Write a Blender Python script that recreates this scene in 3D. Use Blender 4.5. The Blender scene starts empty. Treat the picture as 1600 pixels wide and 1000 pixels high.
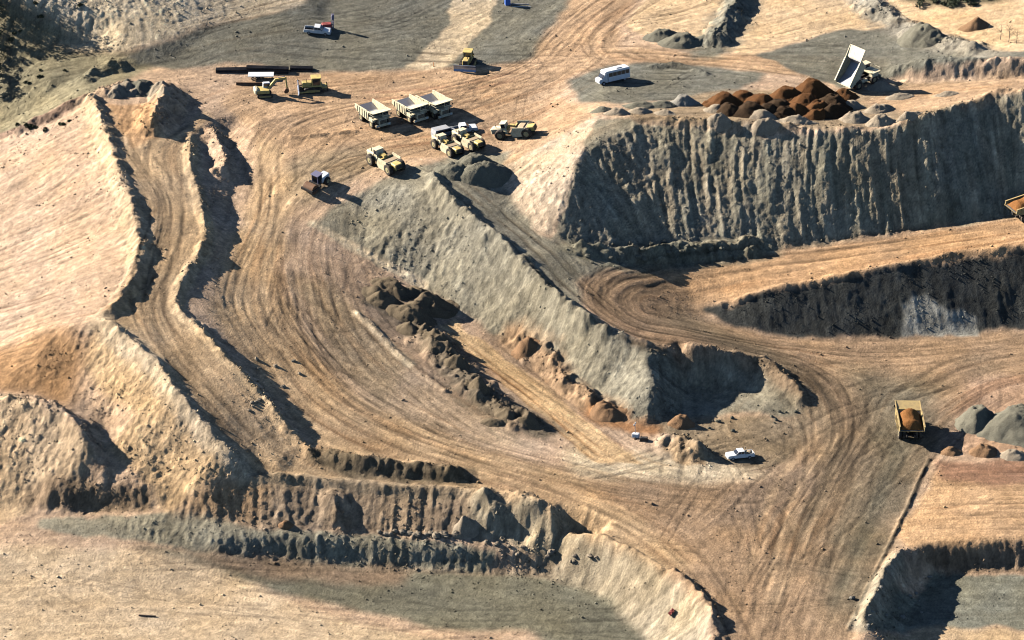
import bpy, math, random
import numpy as np
from mathutils import Vector, Matrix
from mathutils.geometry import delaunay_2d_cdt

sc = bpy.context.scene
COL = sc.collection
rnd = random.Random(7)

# ------------------------------------------------------------------ camera
PITCH = math.radians(25.0)
CAM = np.array([0.0, -579.0, 278.0])
FPX = 5441.0                                     # focal length for a 1600 px wide frame
cd = bpy.data.cameras.new("camera")
cd.sensor_width = 36.0
cd.lens = FPX * 36.0 / 1600.0
cd.clip_start = 1.0
cd.clip_end = 6000.0
cam = bpy.data.objects.new("camera", cd)
cam.location = CAM
cam.rotation_euler = (math.radians(90) - PITCH, 0, 0)
COL.objects.link(cam)
sc.camera = cam

# ------------------------------------------------------------------ light
SUN_EL = math.radians(26.0)
SUN_SH = math.radians(-24.0)                     # heading of the shadows, from +X
sunv = Vector((-math.cos(SUN_EL) * math.cos(SUN_SH), -math.cos(SUN_EL) * math.sin(SUN_SH), math.sin(SUN_EL)))
world = bpy.data.worlds.new("World")
sc.world = world
world.use_nodes = True
wn = world.node_tree
sky = wn.nodes.new("ShaderNodeTexSky")
sky.sky_type = 'NISHITA'
sky.sun_disc = False
sky.sun_elevation = SUN_EL
sky.altitude = 1500
sky.air_density = 0.7
sky.dust_density = 0.1
sky.ozone_density = 2.5
sky.sun_rotation = math.atan2(sunv.x, sunv.y)
wn.links.new(sky.outputs[0], wn.nodes["Background"].inputs[0])
wn.nodes["Background"].inputs[1].default_value = 0.05
sl = bpy.data.lights.new("sun", 'SUN')
sl.energy = 5.0
sl.angle = math.radians(0.5)
sl.color = (1.0, 0.94, 0.86)
sun = bpy.data.objects.new("sun", sl)
sun.rotation_euler = sunv.to_track_quat('Z', 'Y').to_euler()
sun.location = (-200, 80, 200)
COL.objects.link(sun)
sc.view_settings.view_transform = 'Standard'
sc.view_settings.look = 'None'
sc.view_settings.exposure = 1.32
sc.view_settings.gamma = 1.0
sc.cycles.diffuse_bounces = 0
sc.cycles.filter_width = 1.1

# ------------------------------------------------------------------ surveying: sight lines of the photograph
FW = np.array([0, math.cos(PITCH), -math.sin(PITCH)])
UPV = np.array([0, math.sin(PITCH), math.cos(PITCH)])
RT = np.array([1.0, 0, 0])
def ray(px, py):
    return FW * FPX + RT * (px - 800.0) + UPV * (500.0 - py)
def survey(px, py, z):
    d = ray(px, py)
    return CAM + d * ((z - CAM[2]) / d[2])

# ------------------------------------------------------------------ noise
def hash2(i, j, seed):
    h = (i.astype(np.int64) * 374761393 + j.astype(np.int64) * 668265263 + seed * 974634777) & 0xffffffff
    h = ((h ^ (h >> 13)) * 1274126177) & 0xffffffff
    h = ((h ^ (h >> 16)) * 2246822519) & 0xffffffff
    return ((h ^ (h >> 15)) & 0xffffff).astype(np.float32) / 16777215.0
def vnoise(x, y, seed=0):
    i = np.floor(x); j = np.floor(y)
    fx = (x - i).astype(np.float32); fy = (y - j).astype(np.float32)
    fx = fx * fx * (3 - 2 * fx); fy = fy * fy * (3 - 2 * fy)
    a = hash2(i, j, seed); b = hash2(i + 1, j, seed); c = hash2(i, j + 1, seed); d = hash2(i + 1, j + 1, seed)
    return (a + (b - a) * fx + (c - a) * fy + (a - b - c + d) * fx * fy) * 2 - 1
def fbm(x, y, seed=0, octv=4, gain=0.5):
    s = 0; a = 1.0; t = 0
    for k in range(octv):
        ca, sa = math.cos(k * 1.1 + .3), math.sin(k * 1.1 + .3)
        s = s + a * vnoise((x * ca - y * sa) * 2 ** k, (x * sa + y * ca) * 2 ** k, seed + k * 17)
        t += a; a *= gain
    return s / t
def blur(a, r):
    r = int(r)
    if r < 1: return a
    for ax in (0, 1):
        for _ in range(2):
            p = np.pad(a, [(r + 1, r) if k == ax else (0, 0) for k in (0, 1)], mode='edge')
            c = np.cumsum(p, axis=ax, dtype=np.float64)
            n = a.shape[ax]
            hi = np.take(c, range(2 * r + 1, 2 * r + 1 + n), axis=ax)
            lo = np.take(c, range(0, n), axis=ax)
            a = ((hi - lo) / (2 * r + 1)).astype(np.float32)
    return a

# ------------------------------------------------------------------ terrain grid
DX, DY = 0.22, 0.26
X0, X1, Y0, Y1 = -126.0, 126.0, -126.0, 192.0
gx = np.arange(X0, X1, DX); gy = np.arange(Y0, Y1, DY)
NX, NY = len(gx), len(gy)
GX, GY = np.meshgrid(gx, gy)
GX = GX.astype(np.float32); GY = GY.astype(np.float32)

# breaklines: (photo x, photo y, height in metres)
LINES = [
 # foreground plain, foot of the bench
 [(-60,1060,-4.6),(300,1060,-6.2),(700,1060,-7),(985,1060,-7.3)],
 [(-60,900,-3.2),(150,910,-4.4),(300,930,-5.8),(600,950,-7),(850,970,-7.2)],
 [(-60,832,-2),(60,826,-2),(200,840,-2.7),(340,864,-4),(430,873,-5.4),(545,883,-6.4),(640,890,-7),(760,894,-7),(850,898,-7),(930,918,-7),(970,955,-7),(1010,1000,-7.2),(1030,1060,-7.4)],
 # lip of the grey bench
 [(60,818,-1.8),(200,822,-1.7),(340,840,-2.3),(430,838,-2.6),(545,843,-3.1),(640,849,-3.4),(770,857,-3.6),(850,855,-3.3),(930,852,-3)],
 # foot of the brown wall
 [(60,803,-1.6),(250,803,-.5),(380,815,-1.4),(430,826,-2.2),(550,831,-2.7),(700,838,-3),(850,842,-3.2),(925,845,-2.6)],
 # top of the wall
 [(385,748,3),(470,750,2.5),(550,758,2.1),(640,765,1.9),(730,768,2)],
 [(730,768,2.3),(850,797,1.6),(950,847,0.5),(1040,897,-0.1),(1095,945,-0.8),(1115,1000,-1.5),(1120,1060,-2)],
 # lower haul road
 [(400,735,3.5),(500,742,2.8),(600,748,2.5),(750,757,2.3),(900,790,1.6),(1000,830,0.8),(1100,890,0),(1150,1000,-1.2),(1160,1060,-2)],
 [(700,705,4),(850,735,2.8),(1000,745,2),(1100,750,1.5),(1210,740,1.0),(1250,760,.7)],
 [(1200,800,0.4),(1230,900,-.7),(1240,1060,-2.4)],
 [(1455,715,0.7),(1400,830,-0.4),(1350,930,-1.3),(1315,1060,-2.5)],
 # right field and pit
 [(1470,735,0.7),(1540,738,0.9),(1640,735,1),(1800,730,1)],
 [(1415,856,-.3),(1450,850,-.1),(1550,845,0),(1640,845,0),(1800,840,0)],
 [(1425,862,-.3),(1475,900,-4.6),(1520,891,-3.9),(1600,887,-3.6),(1660,886,-3.5),(1800,884,-3.5)],
 [(1408,860,0),(1378,910,-.4),(1355,960,-.9),(1345,1000,-1.5),(1335,1060,-2.3)],
 [(1440,915,-4.9),(1430,945,-5.1),(1412,975,-5.2)],
 [(1410,990,-5),(1500,985,-4.9),(1640,992,-4.8),(1800,990,-4.8)],
 [(1390,1060,-5),(1500,1060,-5),(1800,1060,-5)],
 # right haul road, foot of the dark face
 [(1090,500,7.2),(1150,513,5.6),(1200,523,4.6),(1290,529,3.6),(1400,526,3.1),(1500,521,3),(1600,513,3.3),(1700,505,3.7),(1850,490,4)],
 # crest of the dark face = edge of the ramp
 [(1090,485,7.4),(1130,470,8.2),(1200,455,9.6),(1290,437,10.6),(1350,425,11.3),(1420,412,12.2),(1500,396,13.2),(1600,384,14.2),(1700,373,15.2),(1850,355,16.5)],
 # foot of the mesa = back edge of the ramp
 [(868,370,16.2),(930,388,14),(1000,396,12.4),(1100,397,11.5),(1200,394,11.3),(1300,380,11.8),(1400,366,12.6),(1500,350,13.6),(1600,332,14.8),(1700,320,15.8),(1850,300,17.2)],
 # hairpin
 [(860,395,15.8),(905,435,13.6),(930,480,12.2),(1000,518,10.4),(1060,530,9.2),(1150,545,7.2),(1230,560,5.2),(1290,590,3.6),(1300,640,2.4),(1290,700,1.4)],
 [(970,420,12.6),(1000,430,11.5),(980,470,11.2),(1040,500,9.2)],
 [(1400,570,2.6),(1500,580,2.6),(1620,570,2.8),(1850,560,3)],
 [(1350,640,1.9),(1450,640,1.7),(1600,640,1.8),(1850,640,1.8)],
 # crest of the grey embankment
 [(655,262,22),(690,300,21),(740,350,18.6),(800,395,16.6),(850,450,14.2),(900,490,13),(960,522,11.5),(1020,541,10),(1080,549,8.8),(1140,557,7.4),(1190,566,6.2),(1230,597,4.7),(1265,638,2.4)],
 # foot of it
 [(490,350,16.6),(570,397,13.2),(660,447,9.6),(700,480,7.8),(770,515,6.4),(800,535,5.2),(850,577,3.7),(900,612,3),(960,648,2.6),(1005,668,2.3)],
 [(655,262,22),(600,280,20.7),(540,310,18.6),(500,340,17)],
 # hollow with the spur
 [(1005,545,10.2),(1022,600,7.6),(1045,645,3.2)],
 [(1062,572,6),(1075,606,2.9),(1130,612,2.6),(1180,608,2.9)],
 [(1060,648,2.2),(1120,642,2.1),(1180,650,2),(1272,652,1.9)],
 [(1190,572,6),(1215,610,3.8),(1230,640,2.3)],
 [(1100,680,1.9),(1150,716,1.4),(1230,700,1.3)],
 # haul road three
 [(700,268,21.7),(740,300,20.2),(800,342,17.4),(850,382,15.9)],
 [(775,275,20.9),(800,314,18.6),(830,353,17),(862,369,16.1)],
 # mesa: left flank and crest
 [(935,180,28),(880,207,25.6),(830,236,23.5),(782,266,21.6)],
 [(935,183,28),(912,225,26.2),(893,275,23.6),(876,330,19.2),(868,360,16.8)],
 [(935,183,28),(1000,190,28),(1100,190,28),(1200,195,27.9),(1290,206,27.5),(1350,206,27.6),(1400,197,28.4),(1450,186,29.4),(1520,162,31),(1560,149,32),(1610,150,32.2),(1700,150,32.5),(1850,150,33)],
 [(940,165,27.6),(1000,168,27.5),(1100,155,27.4),(1200,138,27.4),(1300,138,27.5),(1380,140,28),(1450,145,28.9),(1530,138,30.4),(1620,132,31.4),(1850,130,32)],
 [(1385,124,28.1),(1440,128,28.7),(1500,125,29.5),(1600,118,31),(1700,116,31.8),(1850,110,33)],
 [(1385,118,28.6),(1400,110,29.6),(1440,103,31),(1500,100,32),(1600,98,33.6),(1700,96,34.5),(1850,90,35)],
 # back
 [(950,118,27),(1050,105,27.2),(1200,100,28),(1330,95,28.8),(1400,80,30),(1500,75,32),(1700,60,35)],
 [(980,40,27.5),(1100,60,27.8),(1200,50,28.6),(1400,30,31),(1550,20,34),(1700,0,37)],
 [(700,-80,29),(900,-80,29),(1100,-80,31),(1400,-80,36),(1700,-80,41)],
 [(860,150,24.3),(870,100,25.6),(860,50,26.6),(880,0,27.6)],
 [(700,100,24.6),(720,50,26),(760,0,27.5)],
 [(500,110,23.8),(500,50,26.2),(520,0,28)],
 [(260,100,24.4),(340,40,27.4),(480,2,29)],
 [(0,-80,40),(200,-80,38),(400,-80,34.5),(550,-80,31)],
 [(0,-20,35),(150,20,31),(250,50,28)],
 # parking ground
 [(420,130,23.2),(600,125,23.4),(750,120,24)],
 [(360,168,23),(450,200,21.8),(600,200,21.8),(750,200,22.6),(850,180,24)],
 [(430,240,20.6),(480,290,19.8),(560,260,21),(640,245,21.7),(700,240,21.8),(790,245,22)],
 # haul road two
 [(395,210,21.5),(410,250,19.8),(415,300,18),(410,350,16.7),(375,430,15.2),(360,480,13.7),(400,540,10.9),(440,600,7.8),(490,660,5.6),(560,705,4.2)],
 [(450,300,18.2),(450,350,16.6),(440,430,14.4),(470,520,10.7),(540,610,6.8),(640,670,4.9),(760,705,3.6),(900,728,2.7)],
 [(500,400,14.4),(540,470,11.4),(600,550,8),(700,630,5.2),(820,690,3.2),(960,722,2.3)],
 [(700,512,7),(800,585,4.6),(900,660,2.9),(960,700,2.4)],
 # haul road one
 [(200,165,24.2),(200,230,23.4),(255,300,21.3),(262,350,20),(245,410,18.3),(230,470,16.5),(270,550,13.8),(330,625,10.4),(400,695,6),(430,725,4.4)],
 # its left side
 [(140,155,24.6),(168,215,24),(195,290,22.4),(213,350,20.8),(220,400,19.1),(205,440,17.8),(185,475,16.8),(160,495,16.6)],
 [(160,500,16.6),(235,562,14.3),(290,630,10.9),(340,692,7.2),(385,742,3.7)],
 # its right side
 [(262,215,23.4),(300,205,22.8),(300,260,21.6),(316,330,19.8),(322,385,18.2),(290,440,16.9),(280,480,15.6),(320,525,14.2),(378,583,11.6),(430,645,8.2),(470,695,5.1),(500,718,4)],
 [(330,185,22.6),(350,215,20),(362,260,18.9),(366,300,17.9),(362,350,16.8),(350,390,16.7),(332,440,15.8),(322,490,14.4),(368,560,10.8),(425,625,7.4),(470,672,5.2),(510,712,4)],
 # left hillside
 [(-60,230,15),(0,212,17.5),(70,182,21),(135,152,24.4)],
 [(-60,310,13),(0,300,15.5),(90,290,18.8),(170,280,22)],
 [(-60,400,10.5),(0,400,12.6),(100,390,16),(190,380,19)],
 [(-60,500,9),(0,495,11),(80,480,14.2),(150,478,16.2)],
 [(-60,100,20),(0,110,22),(80,120,23.4),(200,110,24.2)],
 [(-60,60,25),(0,60,26.5),(120,70,26)],
 [(-60,200,14.6),(0,195,16.6),(60,165,20)],
 # brown mound and pale slope under road one
 [(100,512,15.6),(60,520,13.6),(0,540,10.5),(-60,560,8)],
 [(-60,608,8.6),(0,610,9),(60,614,9),(108,636,8.2),(165,660,6.6)],
 [(120,570,11.6),(170,600,10.6),(212,650,8.7)],
 [(165,700,4.8),(200,742,3.2),(235,762,2)],
 [(246,640,9.8),(258,690,6.6),(250,742,2.8)],
 [(318,745,3.9),(290,774,1.5),(264,800,-.4)],
 # big pale mound at the left edge
 [(-60,620,9.6),(0,623,10),(60,630,10),(110,655,9),(138,690,7.4),(150,712,5.6)],
 [(154,722,4.2),(132,752,2.4),(80,760,2.2)],
 [(-60,700,5),(0,700,5),(60,710,4.6)],
 [(-60,790,-1.6),(0,795,-1.6),(60,785,-.6)],
 [(235,766,1.6),(170,766,1.7),(100,772,1.3)],
 [(236,796,-.8),(150,797,-1.2),(90,798,-1.4)],
]
pts = []
for L in LINES:
    P = [survey(*p) for p in L]
    for a, b in zip(P[:-1], P[1:]):
        n = max(1, int(np.linalg.norm((b - a)[:2]) / 2.5))
        for k in range(n):
            pts.append(a + (b - a) * k / n)
    pts.append(P[-1])
for x, y, z in [(-1800,-1500,-20),(1800,-1500,-20),(-1800,2200,110),(1800,2200,110),(-160,-150,-7),(0,-150,-7.2),(160,-150,-5),
                (-300,-400,-12),(300,-400,-12),(-170,250,50),(0,250,38),(170,250,50),(-170,0,4),(-170,100,12),(190,0,3),(190,100,24),(-170,-80,-5)]:
    pts.append(np.array([x, y, z], float))
keep, seen = [], set()
for p in pts:
    k = (round(p[0] / 0.6), round(p[1] / 0.6))
    if k not in seen:
        seen.add(k); keep.append(p)
PT = np.array(keep)
_r = delaunay_2d_cdt([Vector((p[0], p[1])) for p in PT], [], [], 0, 1e-5)
TV = np.array([tuple(v) for v in _r[0]]); TF = _r[2]
TZ = np.array([PT[o[0]][2] if o else 0.0 for o in _r[3]])

def raster_tin(xs, ys):
    Z = np.full((len(ys), len(xs)), np.nan, np.float32)
    for f in TF:
        a, b, c = TV[list(f)]; za, zb, zc = TZ[list(f)]
        i0 = np.searchsorted(xs, min(a[0], b[0], c[0]) - 1e-3); i1 = np.searchsorted(xs, max(a[0], b[0], c[0]) + 1e-3)
        j0 = np.searchsorted(ys, min(a[1], b[1], c[1]) - 1e-3); j1 = np.searchsorted(ys, max(a[1], b[1], c[1]) + 1e-3)
        if i1 <= i0 or j1 <= j0: continue
        x = xs[i0:i1][None, :]; y = ys[j0:j1][:, None]
        den = (b[1] - c[1]) * (a[0] - c[0]) + (c[0] - b[0]) * (a[1] - c[1])
        if abs(den) < 1e-9: continue
        u = ((b[1] - c[1]) * (x - c[0]) + (c[0] - b[0]) * (y - c[1])) / den
        v = ((c[1] - a[1]) * (x - c[0]) + (a[0] - c[0]) * (y - c[1])) / den
        w = 1 - u - v
        m = (u >= -1e-6) & (v >= -1e-6) & (w >= -1e-6)
        zz = u * za + v * zb + w * zc
        Z[j0:j1, i0:i1][m] = zz[m]
    return Z
Z = raster_tin(gx, gy)
Z = np.where(np.isnan(Z), 0, Z)
Z = blur(Z, 3)

def zat(x, y, A=None):
    A = Z if A is None else A
    fx = np.clip((np.asarray(x, float) - X0) / DX, 0, NX - 1.001); fy = np.clip((np.asarray(y, float) - Y0) / DY, 0, NY - 1.001)
    i = fx.astype(int); j = fy.astype(int); u = fx - i; v = fy - j
    return A[j, i] * (1 - u) * (1 - v) + A[j, i + 1] * u * (1 - v) + A[j + 1, i] * (1 - u) * v + A[j + 1, i + 1] * u * v
ZS = np.linspace(46, -14, 601)
def G(px, py):
    """world point of the ground that the sight line (px, py) meets"""
    d = ray(px, py)
    t = (ZS - CAM[2]) / d[2]
    x = CAM[0] + d[0] * t; y = CAM[1] + d[1] * t
    dz = ZS - zat(x, y)
    k = np.nonzero(dz < 0)[0]
    k = k[0] if len(k) else len(ZS) - 1
    if k == 0: k = 1
    a, b = dz[k - 1], dz[k]
    w = a / (a - b) if a != b else 0
    return np.array([x[k - 1] + (x[k] - x[k - 1]) * w, y[k - 1] + (y[k] - y[k - 1]) * w, ZS[k - 1] + (ZS[k] - ZS[k - 1]) * w])
def Gline(P):
    return np.array([G(p[0], p[1])[:2] for p in P])

def smooth_line(W, step=1.5):
    """Catmull-Rom through the surveyed points"""
    out = []
    n = len(W)
    for i in range(n - 1):
        p0 = W[max(i - 1, 0)]; p1 = W[i]; p2 = W[i + 1]; p3 = W[min(i + 2, n - 1)]
        m = max(1, int(np.linalg.norm(p2 - p1) / step))
        for k in range(m):
            t = k / m
            out.append(.5 * (2 * p1 + (p2 - p0) * t + (2 * p0 - 5 * p1 + 4 * p2 - p3) * t * t + (3 * p1 - p0 - 3 * p2 + p3) * t ** 3))
    out.append(W[-1])
    return np.array(out)

def line_field(W, reach):
    """signed distance, arc length, tangent near a polyline, inside its box only"""
    i0 = max(0, int((W[:, 0].min() - reach - X0) / DX)); i1 = min(NX, int((W[:, 0].max() + reach - X0) / DX) + 2)
    j0 = max(0, int((W[:, 1].min() - reach - Y0) / DY)); j1 = min(NY, int((W[:, 1].max() + reach - Y0) / DY) + 2)
    if i1 <= i0 or j1 <= j0: return None
    sl_ = (slice(j0, j1), slice(i0, i1))
    x = GX[sl_]; y = GY[sl_]
    D = np.full(x.shape, 1e9, np.float32); S = np.zeros_like(D); TX = np.zeros_like(D); TY = np.zeros_like(D)
    s0 = 0.0
    for a, b in zip(W[:-1], W[1:]):
        d = b - a; l = float(np.hypot(*d))
        if l < 1e-6: continue
        t = d / l
        ii0 = max(i0, int((min(a[0], b[0]) - reach - X0) / DX)) - i0; ii1 = min(i1, int((max(a[0], b[0]) + reach - X0) / DX) + 2) - i0
        jj0 = max(j0, int((min(a[1], b[1]) - reach - Y0) / DY)) - j0; jj1 = min(j1, int((max(a[1], b[1]) + reach - Y0) / DY) + 2) - j0
        if ii1 > ii0 and jj1 > jj0:
            q = (slice(jj0, jj1), slice(ii0, ii1))
            rx = x[q] - a[0]; ry = y[q] - a[1]
            u = np.clip(rx * t[0] + ry * t[1], 0, l)
            dist = np.hypot(rx - u * t[0], ry - u * t[1])
            m = dist < np.abs(D[q])
            sg = np.where(rx * t[1] - ry * t[0] > 0, 1, -1)
            D[q] = np.where(m, dist * sg, D[q]); S[q] = np.where(m, u + s0, S[q])
            TX[q] = np.where(m, t[0], TX[q]); TY[q] = np.where(m, t[1], TY[q])
        s0 += l
    return sl_, D, S, TX, TY, s0

# ------------------------------------------------------------------ windrows, safety berms and rubble ridges
# (points, height, half width, lumpiness)
BERMS = [
 ([(140,152),(166,215),(192,290),(211,350),(219,395),(205,440),(185,475),(158,497)],1.1,2.1,.6),
 ([(158,500),(235,562),(290,630),(340,690),(385,737)],.75,1.6,.8),
 ([(300,212),(298,260),(316,330),(320,380),(286,440),(278,480),(320,525),(378,583),(430,645),(470,695),(492,716)],.7,1.5,.9),
 ([(336,205),(347,250),(352,282)],2.0,2.6,.4),
 ([(268,142),(258,165),(242,195),(232,216)],3.2,4.4,.2),
 ([(672,272),(690,300),(740,350),(800,395),(850,450),(900,490),(960,522)],1.3,2.2,.9),
 ([(960,522),(1020,541)],.6,1.6,.8),
 ([(1060,546),(1140,556),(1190,565),(1230,597),(1262,635)],.9,2.0,.8),
 ([(500,712),(560,727),(620,733),(680,738),(728,742)],1.5,2.2,.7),
 ([(730,766),(850,795),(950,845),(1040,895)],.5,1.2,.8),
 ([(1040,895),(1090,940),(1112,985),(1116,1050)],1.5,2.4,.6),
 ([(1452,716),(1400,830),(1350,930),(1325,985)],.28,.55,.8),
 ([(1410,862),(1378,915),(1352,970)],1.3,2.2,.6),
 ([(1162,-10),(1135,35),(1108,75)],2.3,3.6,.4),
 ([(1330,-10),(1390,30),(1450,57),(1535,82)],1.2,3.4,.7),
 ([(1385,119),(1400,110),(1440,103),(1500,100),(1600,98),(1700,96)],1.0,2.4,.7),
 ([(1120,478),(1200,455),(1290,437),(1350,425),(1420,412),(1500,396),(1600,384),(1700,373)],.4,1.1,.9),
 ([(895,388),(980,403),(1060,397),(1120,395),(1190,386)],1.5,2.4,1.1),
 ([(955,183),(1060,188),(1150,192),(1250,200),(1350,204)],.5,1.8,1.0),
 ([(1400,194),(1450,183),(1520,160),(1560,146),(1610,148),(1700,148)],.7,1.8,1.0),
 ([(20,212),(70,186),(110,165),(140,150)],.9,2.0,.9),
 ([(558,488),(600,530),(645,572),(700,615)],.35,1.0,.8),
 ([(742,771),(762,800),(784,834)],2.2,3.0,.4), ([(800,773),(830,802),(862,838)],2.0,3.2,.4), ([(520,764),(528,826)],1.3,2.6,.4),
 ([(800,533),(850,572),(885,605),(950,650)],1.7,2.6,1.0),
 ([(1020,692),(1065,700),(1098,722)],2.3,3.4,.6),
 ([(385,746),(470,748),(550,757),(640,764),(730,768)],.5,1.4,1.0),
 ([(450,214),(500,212),(560,204)],.35,1.0,1.0),
 ([(125,130),(160,112),(200,100)],1.2,2.5,.8),
 ([(150,150),(190,140),(215,138)],1.4,2.4,.8),
 ([(0,624),(60,630),(110,655),(138,690)],.8,2.5,1.0),
 ([(1010,105),(1060,103),(1110,118)],.6,1.4,1.0),
 ([(645,505),(700,560),(760,622),(838,668)],1.5,4.2,1.5), ([(655,520),(720,585),(790,650)],.9,2.2,1.6),
]
add = np.zeros_like(Z)
for P, h, w, lump in BERMS:
    W = smooth_line(Gline(P))
    r = line_field(W, w * 1.8)
    if r is None: continue
    q, D, S, TX, TY, L = r
    n = fbm(GX[q] * .55, GY[q] * .55, 31, 3)
    n2 = vnoise(S * .35, S * 0 + w, 5)
    dd = np.abs(D + 0.35 * w * fbm(GX[q] * .4, GY[q] * .4, 77, 2))
    prof = np.clip(1 - dd / w, 0, 1)
    prof = prof * (1.25 - .25 * prof)
    end = np.clip(np.minimum(S, L - S) / (w * .8) + .15, 0, 1)
    a = h * prof * end * np.clip(1 + lump * (.7 * n + .5 * n2), .15, 2.0)
    add[q] = np.maximum(add[q], a.astype(np.float32))
Z = Z + add

# ------------------------------------------------------------------ grain of the ground: wheel tracks and downhill rills
GUIDES = [
 ([(200,160),(205,230),(255,300),(262,350),(245,410),(235,470),(270,550),(330,625),(400,695),(480,738),(600,752)],6,1.),
 ([(320,175),(285,205),(255,240),(262,300)],5,1.),
 ([(620,150),(480,165),(415,220),(410,300),(405,350),(375,430),(375,490),(430,570),(500,650),(620,710),(760,745),(900,790),(1050,880),(1140,1060)],9,1.),
 ([(500,310),(455,350),(445,430),(480,520),(580,620),(760,700),(950,742),(1150,765),(1260,760)],8,1.),
 ([(700,268),(760,320),(850,400),(920,470),(1000,520),(1150,542),(1280,590),(1310,680),(1250,800),(1180,1060)],8,1.),
 ([(1800,325),(1400,388),(1100,425),(1000,440),(960,465),(990,500),(1080,520),(1250,550),(1400,560),(1600,545),(1800,530)],8,1.),
 ([(1800,560),(1600,572),(1500,605),(1400,690),(1330,820),(1230,1060)],9,1.),
 ([(690,505),(850,620),(980,720)],5,1.),
 ([(-60,360),(0,320),(130,225)],12,.8), ([(-60,430),(60,390),(190,330)],10,.8), ([(-60,500),(60,470),(190,420)],9,.8), ([(-60,560),(60,520),(150,492)],6,1.),
 ([(-60,870),(300,880),(600,930),(960,1000)],14,.2), ([(-60,980),(400,985),(900,1060)],14,.25),
 ([(1440,790),(1600,785),(1800,780)],12,1.),
 ([(1180,70),(1350,30),(1500,10)],12,.6), ([(960,40),(1080,20),(1180,-20)],8,.5),
 ([(440,280),(520,200),(700,160),(850,110),(920,40),(1010,-30)],12,1.),
 ([(880,150),(780,200),(620,225),(480,250)],8,.8), ([(870,90),(1000,85),(1150,95),(1330,118)],8,1.),
 ([(960,100),(930,60),(990,10),(1060,-30)],5,.8),
 ([(500,430),(545,520),(640,610),(760,685)],7,.9),
 ([(330,180),(420,150),(600,130),(800,100)],10,.7),
 ([(250,70),(350,40),(500,0)],9,.7), ([(420,60),(600,40),(700,0)],12,.5), ([(-60,170),(100,110),(260,80)],8,.8),
 ([(960,170),(1150,165),(1320,160),(1500,140),(1700,130)],8,.7),
 ([(1250,650),(1200,640),(1180,680),(1240,720)],6,.6),
 ([(1460,930),(1600,935),(1800,940)],12,.4),
]
FLOW = [([(930,190),(860,235),(790,290)],5,1.2), ([(905,240),(850,290),(815,325)],5,1.2), ([(890,285),(850,325),(835,348)],4,1.2)]
gyz, gxz = np.gradient(blur(Z, 4), DY, DX)
slope = np.hypot(gxz, gyz)
steep = np.clip((slope - .28) / .25, 0, 1).astype(np.float32)
A2 = np.zeros_like(Z); B2 = np.zeros_like(Z)          # double-angle vector of the grain
wob = fbm(GX * .02, GY * .02, 9, 2) * 1.6
A2 += .05 * np.cos(2 * wob); B2 += .05 * np.sin(2 * wob)
ROAD = np.zeros_like(Z)
for P, w, k in GUIDES + FLOW:
    r = line_field(smooth_line(Gline(P), 3), w * 2.2)
    if r is None: continue
    q, D, S, TX, TY, L = r
    g = k * np.exp(-(D / w) ** 2)
    g = np.where(np.abs(D) > w * 2.2, 0, g)
    A2[q] += g * (TX * TX - TY * TY); B2[q] += g * 2 * TX * TY
    if k <= 1: ROAD[q] = np.maximum(ROAD[q], k * np.clip(1.6 - np.abs(D) / w, 0, 1))
sx = gxz / (slope + 1e-6); sy = gyz / (slope + 1e-6)
A2 = A2 * (1 - steep) + 2 * steep * (sx * sx - sy * sy); B2 = B2 * (1 - steep) + 2 * steep * 2 * sx * sy
A2 = blur(A2, 3); B2 = blur(B2, 3)
ang = np.arctan2(B2, A2) / 2
VX = (np.cos(ang) / DX).astype(np.float32); VY = (np.sin(ang) / DY).astype(np.float32)
rs = np.random.RandomState(3)
w0 = rs.randn(NY, NX).astype(np.float32)
w1 = blur(rs.randn(NY, NX).astype(np.float32), 1); w1 /= w1.std()
w2 = blur(rs.randn(NY, NX).astype(np.float32), 3); w2 /= w2.std()
w3 = blur(rs.randn(NY, NX).astype(np.float32), 9); w3 /= w3.std()
SRC = np.stack([w0, w1, w2, w3], -1)
def lic(nst, step):
    acc = SRC.copy(); tot = 1.0
    base_i, base_j = np.meshgrid(np.arange(NX, dtype=np.float32), np.arange(NY, dtype=np.float32))
    snap = {}
    for sgn in (1, -1):
        fi = base_i.copy(); fj = base_j.copy()
        pvx = VX * sgn; pvy = VY * sgn
        for k in range(nst):
            fi += pvx * step; fj += pvy * step
            ii = np.clip(fi, 0, NX - 1).astype(np.int32); jj = np.clip(fj, 0, NY - 1).astype(np.int32)
            wgt = 1 - (k + 1) / (nst + 1)
            acc += SRC[jj, ii] * wgt
            nvx = VX[jj, ii]; nvy = VY[jj, ii]
            s = np.sign(nvx * pvx + nvy * pvy); s[s == 0] = 1
            pvx = nvx * s; pvy = nvy * s
    acc -= acc.mean((0, 1)); acc /= acc.std((0, 1))
    return acc
LI = lic(12, .55)
L0, L1, L2, L3 = [np.clip(LI[..., k], -2.6, 2.6) for k in range(4)]
SRC = SRC[..., 1:3].copy()
LB = lic(26, .95)
B1 = LB[..., 0]; B2_ = LB[..., 1]

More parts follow.
